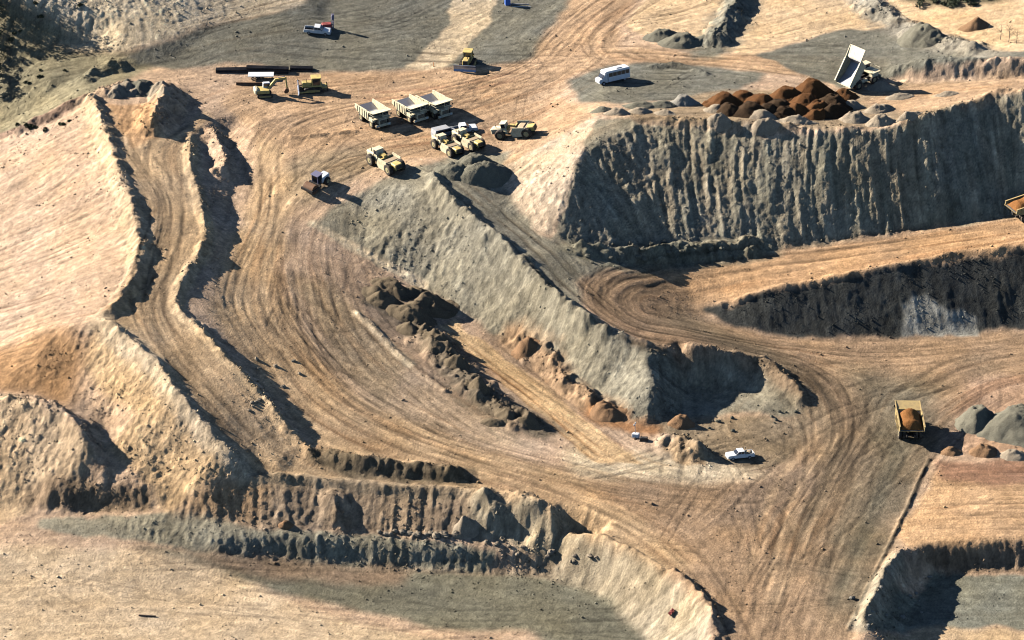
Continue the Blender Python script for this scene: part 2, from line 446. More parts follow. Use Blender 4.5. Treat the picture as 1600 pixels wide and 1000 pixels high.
# ------------------------------------------------------------------ zones of soil
def c(r, g, b):
    f = lambda v: ((v / 255 + .055) / 1.055) ** 2.4 if v > 10 else v / 3294.6
    return np.array([f(r), f(g), f(b)], np.float32) * 0.60
PINK = c(224,190,156); ORANGE = c(214,177,138); PALE = c(244,220,182); GREY = c(138,133,116); SHADEGREY = c(82,82,76)
BROWN = c(198,154,108); MIX = c(186,160,126); RAMP = c(246,206,154); RUST = c(170,98,44); OLIVE = c(160,148,116)
WX = GX + 1.3 * fbm(GX * .25, GY * .25, 51, 4); WY = GY + 1.6 * fbm(GX * .25 + 9, GY * .25, 52, 4)
def poly_mask(P, soft=1):
    V = Gline(P)
    i0 = max(0, int((V[:, 0].min() - 5 - X0) / DX)); i1 = min(NX, int((V[:, 0].max() + 5 - X0) / DX) + 1)
    j0 = max(0, int((V[:, 1].min() - 5 - Y0) / DY)); j1 = min(NY, int((V[:, 1].max() + 5 - Y0) / DY) + 1)
    if i1 <= i0 or j1 <= j0: return None, None
    q = (slice(j0, j1), slice(i0, i1))
    x = WX[q]; y = WY[q]
    ins = np.zeros(x.shape, bool)
    n = len(V)
    for k in range(n):
        ax, ay = V[k]; bx, by = V[(k + 1) % n]
        if ay == by: continue
        cnd = ((ay > y) != (by > y)) & (x < (bx - ax) * (y - ay) / (by - ay) + ax)
        ins ^= cnd
    return q, blur(ins.astype(np.float32), soft)
ZONES = [
 ([(-120,-90),(620,-90),(480,6),(330,40),(200,85),(60,60),(-120,50)],PALE,3),
 ([(-120,55),(60,60),(200,85),(262,92),(230,110),(130,152),(0,215),(-120,235)],OLIVE,4),
 ([(-120,0),(40,5),(110,40),(150,60),(60,75),(-120,80)],OLIVE,6),
 ([(200,90),(330,40),(480,5),(560,-90),(960,-90),(872,40),(846,92),(700,108),(560,112),(470,112),(400,98),(300,104),(265,110)],GREY,2),
 ([(715,-60),(800,-60),(762,40),(722,80),(690,110),(628,110),(662,80),(700,40)],c(228,204,168),1),
 ([(470,114),(700,110),(830,92),(870,30),(950,-60),(1040,-60),(970,30),(965,75),(1200,84),(1330,126),(1100,106),(900,112),(875,150),(930,180),(780,265),(700,246),(560,262),(440,300),(400,210),(340,160),(380,125)],ORANGE,3),
 ([(400,300),(470,240),(560,230),(640,240),(560,275),(480,330)],MIX,6),
 ([(890,128),(950,102),(1060,96),(1200,116),(1130,150),(1080,156),(960,162),(905,160)],GREY,2),
 ([(975,38),(1010,0),(1100,-90),(1900,-90),(1900,80),(1560,80),(1440,36),(1300,48),(1180,84),(1110,76),(1040,72)],c(240,205,160),2),
 ([(1180,86),(1300,48),(1410,38),(1530,80),(1900,80),(1900,112),(1385,120),(1310,138),(1250,112)],GREY,1),
 ([(1410,-90),(1410,0),(1480,10),(1560,2),(1620,-10),(1700,-90)],OLIVE*.6,3),
 ([(935,178),(1080,150),(1140,140),(1320,140),(1400,130),(1600,118),(1900,118),(1900,150),(1560,150),(1450,186),(1300,206),(1000,190)],MIX,2),
 ([(1340,160),(1430,132),(1900,112),(1900,148),(1540,152),(1420,176)],ORANGE,3),
 ([(934,184),(1000,194),(1290,212),(1400,202),(1560,154),(1900,152),(1900,320),(1500,350),(1300,382),(1180,398),(980,412),(866,374),(893,275)],c(178,165,138),1),
 ([(935,180),(895,272),(866,365),(830,352),(800,312),(778,268),(830,236)],c(236,208,174),1),
 ([(655,262),(720,240),(800,236),(780,268),(830,355),(868,374),(975,412),(905,438),(912,482),(1000,532),(1190,562),(1272,640),(1272,652),(1150,645),(1005,668),(900,612),(800,535),(660,447),(488,348),(520,320),(600,280)],c(170,160,136),2),
 ([(905,440),(975,414),(1100,402),(1300,384),(1900,305),(1900,350),(1400,415),(1200,456),(1096,487),(1100,500),(1290,530),(1500,522),(1900,490),(1900,600),(1520,640),(1455,710),(1400,830),(1310,1090),(1130,1090),(1110,950),(1040,897),(900,805),(750,768),(700,745),(900,742),(1210,745),(1262,700),(1272,640),(1230,590),(1190,562),(1000,532),(915,482)],c(190,157,122),5),
 ([(1040,425),(1300,384),(1900,305),(1900,350),(1400,413),(1200,453),(1095,475)],c(218,174,128),6),
 ([(1095,487),(1200,457),(1400,414),(1900,350),(1900,490),(1500,521),(1290,529),(1150,512)],SHADEGREY,1),  # face below the ramp: shade put into the soil colour, darker grey
 ([(1300,560),(1460,600),(1440,720),(1340,960),(1290,1000),(1300,860),(1360,700),(1340,620)],c(150,134,108),12),
 ([(1010,500),(1060,480),(1200,540),(1290,600),(1340,700),(1260,860),(1230,840),(1290,700),(1230,590),(1100,530)],c(160,138,110),8),
 ([(1150,760),(1260,720),(1280,760),(1200,830),(1100,820)],c(160,136,112),8),
 ([(1412,476),(1428,464),(1458,468),(1486,486),(1508,481),(1532,503),(1528,523),(1414,526)],c(182,177,162),1),
 ([(1010,660),(1060,648),(1272,650),(1262,700),(1210,735),(1100,738),(1050,690)],c(168,146,116),3),
 ([(880,700),(1000,702),(1210,742),(1100,756),(900,742)],PALE*.95,5),
 ([(395,210),(440,230),(455,330),(440,430),(470,520),(560,620),(760,700),(900,742),(1100,880),(1040,897),(760,767),(560,750),(430,747),(510,714),(430,625),(330,490),(360,380),(400,290)],c(226,190,146),4),
 ([(150,165),(262,215),(318,170),(330,185),(300,215),(300,260),(318,330),(322,380),(288,440),(280,480),(320,525),(430,645),(500,716),(600,748),(400,742),(290,630),(160,497),(220,400),(195,290)],c(226,191,148),3),
 ([(455,430),(520,440),(640,560),(760,660),(720,680),(600,640),(520,560)],MIX,6),
 ([(600,640),(760,700),(860,702),(740,640),(640,570)],c(210,182,150),5),
 ([(150,503),(240,565),(390,737),(262,802),(235,762),(165,700),(215,650),(120,572)],c(226,190,144),3),
 ([(30,532),(100,508),(135,530),(120,600),(105,640),(60,615),(-120,612),(-120,562)],BROWN,7),
 ([(-120,615),(0,618),(60,625),(110,652),(152,712),(130,752),(60,785),(0,820),(-120,820)],c(228,196,156),2),
 ([(30,790),(60,757),(170,756),(238,766),(234,798),(90,802)],c(166,140,110),2),
 ([(60,812),(250,799),(430,826),(640,838),(930,846),(940,858),(770,858),(760,896),(545,884),(430,874),(340,864),(200,842),(60,828)],c(176,166,140),1),
 ([(385,748),(550,759),(730,768),(740,838),(550,830),(430,826),(262,802)],c(186,160,130),2),
 ([(262,802),(385,748),(430,760),(400,815)],c(200,164,124),4),
 ([(730,766),(850,795),(950,845),(1040,895),(1100,945),(1116,1090),(1010,1090),(970,960),(850,896),(780,870),(930,852),(730,838)],c(190,172,142),2),
 ([(-120,850),(340,868),(500,960),(700,1000),(950,1090),(-120,1090)],c(236,206,166),4),
 ([(200,850),(340,864),(545,886),(850,896),(960,930),(1010,1010),(1000,1090),(930,1040),(820,985),(700,985),(560,952),(440,925),(330,885)],c(136,130,108),3),
 ([(280,858),(430,874),(640,892),(620,915),(430,905),(330,882)],c(166,140,112),4),
 ([(1470,728),(1900,722),(1900,843),(1415,856),(1400,840)],c(222,180,134),2),
 ([(1462,722),(1900,716),(1900,752),(1560,760),(1470,748)],c(172,132,104),3),
 ([(1425,852),(1900,842),(1900,886),(1475,900),(1430,880)],c(170,142,112),2),
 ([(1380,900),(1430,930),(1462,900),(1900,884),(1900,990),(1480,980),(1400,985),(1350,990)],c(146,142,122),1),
 ([(1385,990),(1460,976),(1560,984),(1900,992),(1900,1090),(1380,1090)],c(226,192,148),2),
 ([(1500,640),(1520,590),(1900,580),(1900,716),(1480,716),(1480,680)],c(208,170,136),4),
 ([(680,508),(708,500),(850,600),(960,690),(1005,726),(930,722),(880,680),(780,592)],RAMP,1),
 ([(1020,690),(1062,682),(1098,712),(1100,730),(1060,722)],c(210,176,134),1),
 ([(160,160),(250,148),(240,215),(205,235),(180,200)],c(216,172,126),2),
]
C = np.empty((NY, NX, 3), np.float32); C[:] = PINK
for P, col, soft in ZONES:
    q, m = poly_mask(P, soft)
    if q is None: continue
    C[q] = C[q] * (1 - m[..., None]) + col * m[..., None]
CLINES = [
 ([(1165,-20),(1135,35),(1108,78)],4.0,GREY*1.15),
 ([(1325,-20),(1390,30),(1450,57),(1545,84)],3.2,c(176,166,146)),
 ([(800,533),(850,572),(885,605),(950,650)],3.0,c(190,156,120)),
 ([(930,640),(975,665),(1010,672)],2.4,c(190,140,96)),
 ([(500,712),(560,727),(620,733),(728,742)],2.6,c(140,122,96)),
 ([(0,212),(70,184),(135,150)],1.6,c(170,140,116)),
 ([(590,470),(650,505),(705,560),(765,622),(842,668)],4.0,c(140,124,102)),
 ([(558,488),(600,530),(640,568)],.9,PALE),
 ([(490,350),(570,397),(660,447)],1.0,PALE),
 ([(385,746),(470,748),(550,757),(640,764),(730,768)],1.2,c(190,166,134)),
 ([(895,388),(980,403),(1060,397),(1190,386)],3.0,c(150,142,118)),
 ([(300,212),(298,260),(316,330),(320,380),(286,440),(278,480),(320,525),(378,583),(430,645),(470,695)],1.6,c(226,194,152)),
 ([(158,500),(235,562),(290,630),(340,690),(385,737)],2.2,c(226,200,164)),
 ([(140,152),(166,215),(192,290),(211,350),(215,395)],2.6,c(232,200,160)),
 ([(1452,716),(1400,830),(1350,930),(1325,985)],.3,c(110,96,78)),
 ([(1400,870),(1375,915),(1345,975)],1.8,c(196,180,152)),
]
for P, w, col in CLINES:
    r = line_field(smooth_line(Gline(P)), w * 2)
    q, D, S, TX, TY, L = r
    m = np.clip(1.5 - (np.abs(D) + .5 * w * fbm(GX[q] * .5, GY[q] * .5, 88, 3)) / w, 0, 1)[..., None]
    C[q] = C[q] * (1 - m) + col * m
# wheel tracks: (points, colour, half width)
def track(P, col, w, k, gauge=0.0, seed=1):
    W = smooth_line(Gline(P), 1.2)
    d = np.gradient(W, axis=0); nrm = np.stack([-d[:, 1], d[:, 0]], 1) / (np.hypot(d[:, 0], d[:, 1])[:, None] + 1e-6)
    for s in ((-1, 1) if gauge else (0,)):
        r = line_field(W + nrm * s * gauge, w * 3)
        if r is None: continue
        q, D, S, TX, TY, L = r
        m = np.exp(-(D / w) ** 2) * k * np.clip(.7 + .8 * vnoise(S * .2, S * 0 + seed, seed), .1, 1)
        m = (m * np.clip(np.minimum(S, L - S) / 3, 0, 1))[..., None]
        C[q] = C[q] * (1 - m) + col * m
        Z[q] -= .12 * m[..., 0]
DT = c(128,106,82); LT = c(224,190,148)
TR = [
 ([(275,270),(278,330),(270,400),(240,450),(232,490),(260,550),(330,620),(400,700)],DT,.35,.6,1.0),
 ([(300,290),(312,350),(300,400),(270,440),(258,490),(300,545),(380,630),(440,700)],DT,.35,.5,0),
 ([(455,330),(448,400),(455,450)],DT,.7,.7,1.5),
 ([(520,310),(470,330),(455,350)],DT,.5,.5,1.2),
 ([(505,440),(530,520),(600,610),(700,680)],DT,.3,.7,1.1),
 ([(540,450),(580,540),(660,620),(740,680)],DT,.3,.5,1.1),
 ([(470,450),(490,540),(560,630),(680,700)],DT,.3,.6,1.1),
 ([(420,480),(460,560),(540,640),(680,710),(860,760)],DT,.6,.45,1.4),
 ([(390,500),(420,560),(480,630),(600,700),(800,755),(960,810),(1080,890)],c(150,112,80),.8,.4,1.6),
 ([(1050,500),(1020,480),(1030,455),(1120,440),(1300,405)],DT,.6,.4,1.6),
 ([(930,480),(920,455),(960,430),(1060,420)],DT,.6,.5,1.6),
 ([(960,500),(950,470),(985,445),(1080,430)],DT,.9,.5,1.6),
 ([(1000,510),(1000,480),(1040,462),(1120,445)],DT,.9,.45,1.8),
 ([(1100,530),(1200,560),(1290,600),(1330,660),(1300,760),(1230,900)],c(120,104,82),1.2,.45,1.8),
 ([(1560,560),(1450,600),(1390,680),(1350,780),(1280,960)],c(120,112,92),1.6,.5,2.0),
 ([(1480,640),(1420,720),(1370,830),(1310,960)],c(118,110,90),1.4,.5,1.8),
 ([(1160,960),(1190,880),(1230,760),(1290,680),(1330,640)],LT,1.0,.5,1.8),
 ([(1190,980),(1240,880),(1290,800)],LT,1.2,.5,0),
 ([(960,110),(935,70),(965,25),(1010,-5)],DT,.6,.5,1.4),
 ([(1010,95),(960,70),(955,40),(1000,15)],DT,.5,.6,1.0),
 ([(410,300),(395,250),(430,200),(520,170)],DT,.5,.5,1.6),
 ([(420,330),(418,270),(470,210),(600,170),(760,150)],DT,.5,.4,1.6),
 ([(600,225),(700,215),(800,195),(880,160)],c(190,130,96),.6,.5,1.6),
 ([(560,150),(700,140),(830,110)],c(176,124,96),.8,.45,1.6),
 ([(700,610),(800,700)],c(190,170,140),.5,.5,0),
 ([(-30,490),(60,470),(150,440)],c(160,124,98),.4,.6,.8),
 ([(-30,530),(60,505),(140,485)],c(160,124,98),.4,.6,.8),
 ([(1440,800),(1520,795),(1640,800)],c(180,130,95),.5,.4,1.0),
 ([(260,300),(258,350),(238,400)],c(150,120,90),.3,.5,.7),
 ([(850,425),(910,480),(990,525),(1100,548)],DT,.5,.5,1.4),
 ([(820,370),(880,420),(930,450)],DT,.5,.4,1.4),
 ([(720,285),(790,345),(850,390)],DT,.4,.5,1.2),
 ([(700,520),(820,610),(930,700),(980,740)],c(170,126,84),.3,.7,.7),
 ([(690,522),(800,605),(900,690),(950,730)],c(170,126,84),.3,.6,.7),
 ([(1150,735),(1210,720),(1250,690),(1240,650)],DT,.3,.6,1.0),
 ([(1240,640),(1260,690),(1230,740),(1180,800)],DT,.5,.5,1.2),
]
for i, t in enumerate(TR): track(t[0], t[1], t[2], t[3], t[4], i + 1)
TRK = np.ones_like(Z)
def tyre_tracks(P, w, k):
    W0 = smooth_line(Gline(P), 2.0)
    d = np.gradient(W0, axis=0); nrm = np.stack([-d[:, 1], d[:, 0]], 1) / (np.hypot(d[:, 0], d[:, 1])[:, None] + 1e-6)
    n = len(W0); s = np.arange(n)
    for t in range(int(w * 1.0 * k) + 1):
        off = rnd.uniform(-.85, .85) * w + rnd.uniform(.3, 1.4) * np.sin(s * rnd.uniform(.03, .10) + rnd.uniform(0, 6)) + rnd.uniform(-1, 1) * .04 * s
        i0 = rnd.randint(0, max(0, n // 2)); i1 = rnd.randint(min(n - 2, i0 + n // 3), n - 1)
        if i1 - i0 < 4: continue
        big_ = rnd.random() < .5
        ga, tw = (1.75, .38) if big_ else (.85, .2)
        val = rnd.choice([-.30, -.38, -.22, .14]) * rnd.uniform(.6, 1)
        for sg in (-1, 1):
            Q = (W0 + nrm * (off + sg * ga)[:, None])[i0:i1]
            r = line_field(Q, tw * 2.5)
            if r is None: continue
            q, D, S, TX, TY, L = r
            m = np.clip(1.5 - np.abs(D) / tw, 0, 1) * np.clip(.75 + .6 * vnoise(S * .25, S * 0 + t, 7), .1, 1) * np.clip(np.minimum(S, L - S) / 4, 0, 1)
            TRK[q] *= 1 + val * m
            Z[q] -= .05 * m * (1 if val < 0 else -.6)
for P, w, k in GUIDES: tyre_tracks(P, w, k)
def cross_tracks(anchors, n, jit):
    for _ in range(n):
        a, b = rnd.sample(anchors, 2)
        m_ = ((a[0] + b[0]) / 2 + rnd.uniform(-90, 90), (a[1] + b[1]) / 2 + rnd.uniform(-35, 35))
        P = [(p[0] + rnd.uniform(-jit, jit), p[1] + rnd.uniform(-jit, jit) * .4) for p in (a, m_, b)]
        tyre_tracks(P, .6, .5)
cross_tracks([(450,230),(600,150),(850,130),(780,230),(520,290),(700,200),(420,330),(640,245),(920,60),(560,225)], 44, 40)
cross_tracks([(850,770),(1050,850),(1250,660),(1200,900),(1350,650),(1520,590),(1050,510),(1150,740),(1180,980),(1400,560),(1290,800)], 44, 40)
cross_tracks([(470,430),(560,540),(640,640),(470,560),(520,380),(760,690),(430,450)], 26, 30)
cross_tracks([(300,60),(500,80),(640,30),(850,60),(900,130),(1100,110),(1250,110),(1450,75),(700,90)], 26, 30)
cross_tracks([(20,900),(300,985),(700,960),(150,870),(500,930),(850,970),(1500,930),(1560,950)], 14, 60)
cross_tracks([(1480,790),(1600,770),(1640,820),(1450,820),(1560,800)], 8, 20)

# relief: rills down the faces, ruts along the roads, clods everywhere
q, mesa = poly_mask([(930,184),(1290,200),(1400,192),(1560,146),(1900,146),(1900,320),(1500,350),(1300,382),(1180,398),(980,408),(866,374),(893,275)], 4)
MESA = np.zeros_like(Z); MESA[q] = mesa
q, wall = poly_mask([(385,746),(730,762),(735,838),(550,834),(430,828),(262,802)], 3)
WALL = np.zeros_like(Z); WALL[q] = wall
amp = steep * (.05 + .10 * MESA + .12 * WALL) * np.clip(1 + .9 * fbm(GX * .12, GY * .12, 95, 2), .2, 2)
fine_ = w1 * .6 + fbm(GX * 2.4, GY * 2.4, 66, 2)
q, m_ = poly_mask([(1095,487),(1200,457),(1400,414),(1900,350),(1900,490),(1500,521),(1290,529),(1150,512)], 3)
DARKF = np.zeros_like(Z); DARKF[q] = m_
clod = fbm(GX * 1.1, GY * 1.1, 61, 4)
big = fbm(GX * .16, GY * .16, 62, 4)
rough = np.clip(.35 + steep + add * .6 + .3 * big - .55 * np.clip(ROAD, 0, 1), .08, 1.4)
SL_ = steep
lump = fbm(GX * .3 + 40, GY * .14, 91, 3)
Z = Z + steep * (.34 * MESA + .06) * lump + steep * MESA * .14 * fbm(GX * 1.0, GY * .3, 97, 3) + amp * ((.10 - .07 * MESA) * L3 + (.26 - .13 * MESA) * L2 + .28 * L1 + (.08 + .08 * MESA) * L0) + (1 - steep) * (.014 * L1 + .014 * L2) \
      + (.15 * clod * (1 - .72 * steep) + .07 * fine_) * rough * (1 - .75 * DARKF) + .30 * big * (.4 + .6 * steep)
Z = Z.astype(np.float32)

tone = fbm(GX * .09, GY * .09, 71, 4); hue = fbm(GX * .13, GY * .13, 72, 4); spk = fbm(GX * 1.6, GY * 1.6, 73, 3)
sw = np.clip(.3 + .75 * np.clip(ROAD, 0, 1) * (1 - steep) + .25 * steep + .35 * MESA, 0, 1.1)
S_ = sw * (.09 * L0 + .075 * L1 + .04 * L2 + .03 * L3) + .16 * tone + .22 * spk + .08 * w1 + .07 * w0 + .10 * fbm(GX * .45, GY * .45, 74, 3)
C = C * np.exp(S_ * (1 + .25 * steep))[..., None]
hm = .28 * MESA * np.clip(L2, -1.5, 2); C *= np.stack([1 + .16 * hm, 1 + .06 * hm, 1 + .02 * hm], -1)
C *= np.stack([1 + .05 * hue, 1 + 0 * hue, 1 - .10 * hue], -1)
RW = np.clip(ROAD * 1.2, 0, 1) * (1 - .8 * steep)
bd = np.clip((.6 * B1 + .7 * B2_ - .35) * 1.1, 0, 1) * RW * np.clip(.75 + fbm(GX * .06, GY * .06, 140, 2), .15, 1)
bl_ = np.clip((-.6 * B1 - .6 * B2_ - .6) * .9, 0, 1) * RW
C = C * (1 - bd[..., None] * np.array([.26, .31, .35], np.float32)) * (1 + .16 * bl_[..., None])
C *= TRK[..., None]
C = np.clip(C, .015, .75)

# ------------------------------------------------------------------ one sheet of ground, fine in the pit, coarse out to the horizon
def outer(a, b, n):
    return a + (b - a) * (np.linspace(0, 1, n + 1)[1:] ** 2.2)
ox0 = outer(X0, -1790, 40)[::-1]; ox1 = outer(gx[-1], 1790, 40)
oy0 = outer(Y0, -1490, 40)[::-1]; oy1 = outer(gy[-1], 2190, 40)
ax_ = np.concatenate([ox0, gx, ox1]); ay_ = np.concatenate([oy0, gy, oy1])
ZF = raster_tin(ax_, ay_); ZF = np.where(np.isnan(ZF), 0, ZF)
AX, AY = np.meshgrid(ax_, ay_)
ZF = ZF + (1.2 * fbm(AX * .03, AY * .03, 12, 4)).astype(np.float32)
CF = np.empty(ZF.shape + (4,), np.float32); CF[..., 3] = 1
n1 = fbm(AX * .02, AY * .02, 14, 4)[..., None]
CF[..., :3] = PINK * (.5 + .5 * n1) + OLIVE * (.5 - .5 * n1)
a0, b0 = len(ox0), len(oy0)
edge = np.clip(np.minimum(np.minimum(GX - X0, X1 - GX), np.minimum(GY - Y0, Y1 - GY)) / 6, 0, 1)
sl2 = (slice(b0, b0 + NY), slice(a0, a0 + NX))
ZF[sl2] = ZF[sl2] * (1 - edge) + Z * edge
CF[sl2][..., :3] = CF[sl2][..., :3] * (1 - edge[..., None]) + C * edge[..., None]
ny, nx = ZF.shape
me = bpy.data.meshes.new("ground")
nv = nx * ny
me.vertices.add(nv)
co = np.stack([AX, AY, ZF], -1).astype(np.float32).reshape(-1)
me.vertices.foreach_set("co", co)
idx = np.arange(nv, dtype=np.int32).reshape(ny, nx)
quads = np.stack([idx[:-1, :-1], idx[:-1, 1:], idx[1:, 1:], idx[1:, :-1]], -1).reshape(-1)
nq = len(quads) // 4
me.loops.add(len(quads)); me.loops.foreach_set("vertex_index", quads)
me.polygons.add(nq); me.polygons.foreach_set("loop_start", np.arange(nq, dtype=np.int32) * 4)
me.polygons.foreach_set("use_smooth", np.ones(nq, bool))
me.update(calc_edges=True)
at = me.color_attributes.new("soil", 'FLOAT_COLOR', 'POINT')
at.data.foreach_set("color", CF.reshape(-1))

def soil_material(name, attr=None, col=(.4, .3, .2), rough=.95, bump=.8, scale=1.0):
    m = bpy.data.materials.new(name); m.use_nodes = True
    nt = m.node_tree; N = nt.nodes; Lk = nt.links
    bs = N["Principled BSDF"]; bs.inputs["Roughness"].default_value = rough
    bs.inputs["Specular IOR Level"].default_value = .15
    tc = N.new("ShaderNodeTexCoord")
    n1 = N.new("ShaderNodeTexNoise"); n1.inputs["Scale"].default_value = 2.4 * scale; n1.inputs["Detail"].default_value = 6; n1.inputs["Roughness"].default_value = .7
    n2 = N.new("ShaderNodeTexNoise"); n2.inputs["Scale"].default_value = .5 * scale; n2.inputs["Detail"].default_value = 4
    for n in (n1, n2): Lk.new(tc.outputs["Object"], n.inputs["Vector"])
    r1 = N.new("ShaderNodeMapRange"); r1.inputs[1].default_value = .25; r1.inputs[2].default_value = .75; r1.inputs[3].default_value = .74; r1.inputs[4].default_value = 1.26
    r2 = N.new("ShaderNodeMapRange"); r2.inputs[1].default_value = .3; r2.inputs[2].default_value = .7; r2.inputs[3].default_value = .88; r2.inputs[4].default_value = 1.12
    Lk.new(n1.outputs["Fac"], r1.inputs[0]); Lk.new(n2.outputs["Fac"], r2.inputs[0])
    mu = N.new("ShaderNodeMath"); mu.operation = 'MULTIPLY'; Lk.new(r1.outputs[0], mu.inputs[0]); Lk.new(r2.outputs[0], mu.inputs[1])
    sc_ = N.new("ShaderNodeVectorMath"); sc_.operation = 'SCALE'
    if attr:
        a = N.new("ShaderNodeAttribute"); a.attribute_name = attr; Lk.new(a.outputs["Color"], sc_.inputs[0])
    else:
        sc_.inputs[0].default_value = col
    Lk.new(mu.outputs[0], sc_.inputs["Scale"]); Lk.new(sc_.outputs[0], bs.inputs["Base Color"])
    b = N.new("ShaderNodeBump"); b.inputs["Strength"].default_value = bump; b.inputs["Distance"].default_value = .25
    Lk.new(n1.outputs["Fac"], b.inputs["Height"]); Lk.new(b.outputs[0], bs.inputs["Normal"])
    return m
me.materials.append(soil_material("soil", "soil"))
ground = bpy.data.objects.new("ground", me)
COL.objects.link(ground)
ground["kind"] = "structure"

# ------------------------------------------------------------------ loose stones lying everywhere
NR = 26000
rs = np.random.RandomState(11)
wgt = (.10 + .9 * steep * (1 - .6 * MESA) + 1.6 * np.clip(add, 0, 1.2) + .5 * np.clip(blur(steep, 8) - steep, 0, 1)) * np.clip(.3 + 1.4 * fbm(GX * .2, GY * .2, 120, 3), .04, 2) * (1 - .75 * np.clip(ROAD, 0, 1))
wgt = wgt.reshape(-1).astype(np.float64); wgt /= wgt.sum()
pick = np.searchsorted(np.cumsum(wgt), rs.rand(NR)).clip(0, NX * NY - 1)
pj, pi = pick // NX, pick % NX
rx_ = gx[pi] + rs.rand(NR) * DX; ry_ = gy[pj] + rs.rand(NR) * DY
rz_ = Z[pj, pi]; rr_ = .07 + .09 * rs.rand(NR) + .20 * rs.rand(NR) ** 9
octa = np.array([(1,0,0),(0,1,0),(-1,0,0),(0,-1,0),(0,0,1),(0,0,-1)], np.float32)
ofc = np.array([(0,1,4),(1,2,4),(2,3,4),(3,0,4),(1,0,5),(2,1,5),(3,2,5),(0,3,5)], np.int32)
V_ = octa[None] * (rr_[:, None, None] * rs.uniform(.6, 1.35, (NR, 6, 1)) * rs.uniform(.75, 1.3, (NR, 1, 3)))
th_ = rs.rand(NR) * 6.28; cs, sn = np.cos(th_)[:, None], np.sin(th_)[:, None]
V_ = np.stack([V_[..., 0] * cs - V_[..., 1] * sn + rx_[:, None], V_[..., 0] * sn + V_[..., 1] * cs + ry_[:, None], V_[..., 2] * .8 + (rz_ + rr_ * .3)[:, None]], -1)
F_ = (ofc[None] + (np.arange(NR, dtype=np.int32) * 6)[:, None, None]).reshape(-1)
mr = bpy.data.meshes.new("loose_stones")
mr.vertices.add(NR * 6); mr.vertices.foreach_set("co", V_.astype(np.float32).reshape(-1))
mr.loops.add(len(F_)); mr.loops.foreach_set("vertex_index", F_)
mr.polygons.add(NR * 8); mr.polygons.foreach_set("loop_start", np.arange(NR * 8, dtype=np.int32) * 3)
mr.update(calc_edges=True)
CR = np.ones((NR, 6, 4), np.float32); CR[..., :3] = (C[pj, pi] * rs.uniform(.8, 1.3, (NR, 1)))[:, None, :]
mr.color_attributes.new("soil", 'FLOAT_COLOR', 'POINT').data.foreach_set("color", CR.reshape(-1))
mr.materials.append(me.materials[0])
stones = bpy.data.objects.new("loose_stones", mr); COL.objects.link(stones)
stones["kind"] = "stuff"; stones["label"] = "loose stones scattered over the slopes and windrows of the pit"

# ------------------------------------------------------------------ helpers for things
def mat(name, col, rough=.6, metal=0.0, dirt=.35, scale=1.0, spec=.4):
    m = bpy.data.materials.new(name); m.use_nodes = True
    nt = m.node_tree; N = nt.nodes; Lk = nt.links
    bs = N["Principled BSDF"]; bs.inputs["Roughness"].default_value = rough; bs.inputs["Metallic"].default_value = metal
    bs.inputs["Specular IOR Level"].default_value = spec
    tc = N.new("ShaderNodeTexCoord"); n = N.new("ShaderNodeTexNoise")
    n.inputs["Scale"].default_value = 1.3 * scale; n.inputs["Detail"].default_value = 6
    Lk.new(tc.outputs["Object"], n.inputs["Vector"])
    r = N.new("ShaderNodeMapRange"); r.inputs[1].default_value = .42; r.inputs[2].default_value = .68; r.inputs[3].default_value = 0; r.inputs[4].default_value = dirt
    Lk.new(n.outputs["Fac"], r.inputs[0])
    mx = N.new("ShaderNodeMix"); mx.data_type = 'RGBA'
    mx.inputs[6].default_value = (*col, 1); mx.inputs[7].default_value = (.30, .21, .13, 1)
    Lk.new(r.outputs[0], mx.inputs[0]); Lk.new(mx.outputs[2], bs.inputs["Base Color"])
    return m
M = dict(
 yellow=mat("yellow_paint", (.70, .52, .17), .5, 0, .5),
 cream=mat("faded_cream_paint", (.76, .66, .43), .55, 0, .45),
 ochre=mat("worn_yellow_paint", (.50, .36, .13), .6, 0, .5),
 tan=mat("dusty_yellow_paint", (.56, .40, .17), .6, 0, .5),
 white=mat("white_paint", (.80, .80, .78), .4, 0, .15),
 greypaint=mat("grey_paint", (.42, .42, .42), .5, 0, .3),
 inner=mat("scoured_steel", (.34, .34, .36), .45, .4, .3),
 dark=mat("dark_steel", (.045, .043, .042), .7, .2, .25),
 tyre=mat("tyre_rubber", (.03, .028, .026), .9, 0, .45),
 rim=mat("wheel_rim", (.50, .42, .22), .6, 0, .4),
 glass=mat("dark_glass", (.02, .025, .035), .12, 0, .05, spec=.8),
 lamp=mat("lamp_glass", (.75, .75, .70), .2, 0, .0, spec=.8),
 steel=mat("blade_steel", (.30, .36, .46), .35, .5, .25),
 red=mat("red_paint", (.36, .07, .06), .5, 0, .3),
 violet=mat("violet_grey_paint", (.20, .19, .28), .5, 0, .2),
 blue=mat("blue_plastic", (.08, .20, .62), .4, 0, .05),
 black=mat("black_pipe", (.018, .018, .020), .5, 0, .12),
 rustm=mat("rusty_pipe", (.20, .10, .05), .8, 0, .4),
 orange=mat("orange_plastic", (.75, .22, .03), .5, 0, .1),
 wood=mat("dark_timber", (.10, .07, .05), .9, 0, .2),
 bark=mat("grey_bark", (.10, .08, .06), .95, 0, .2),
 leaf=mat("dull_green_leaf", (.055, .065, .030), .9, 0, .2),
 drab=mat("canvas_load", (.46, .34, .21), .9, 0, .2),
)
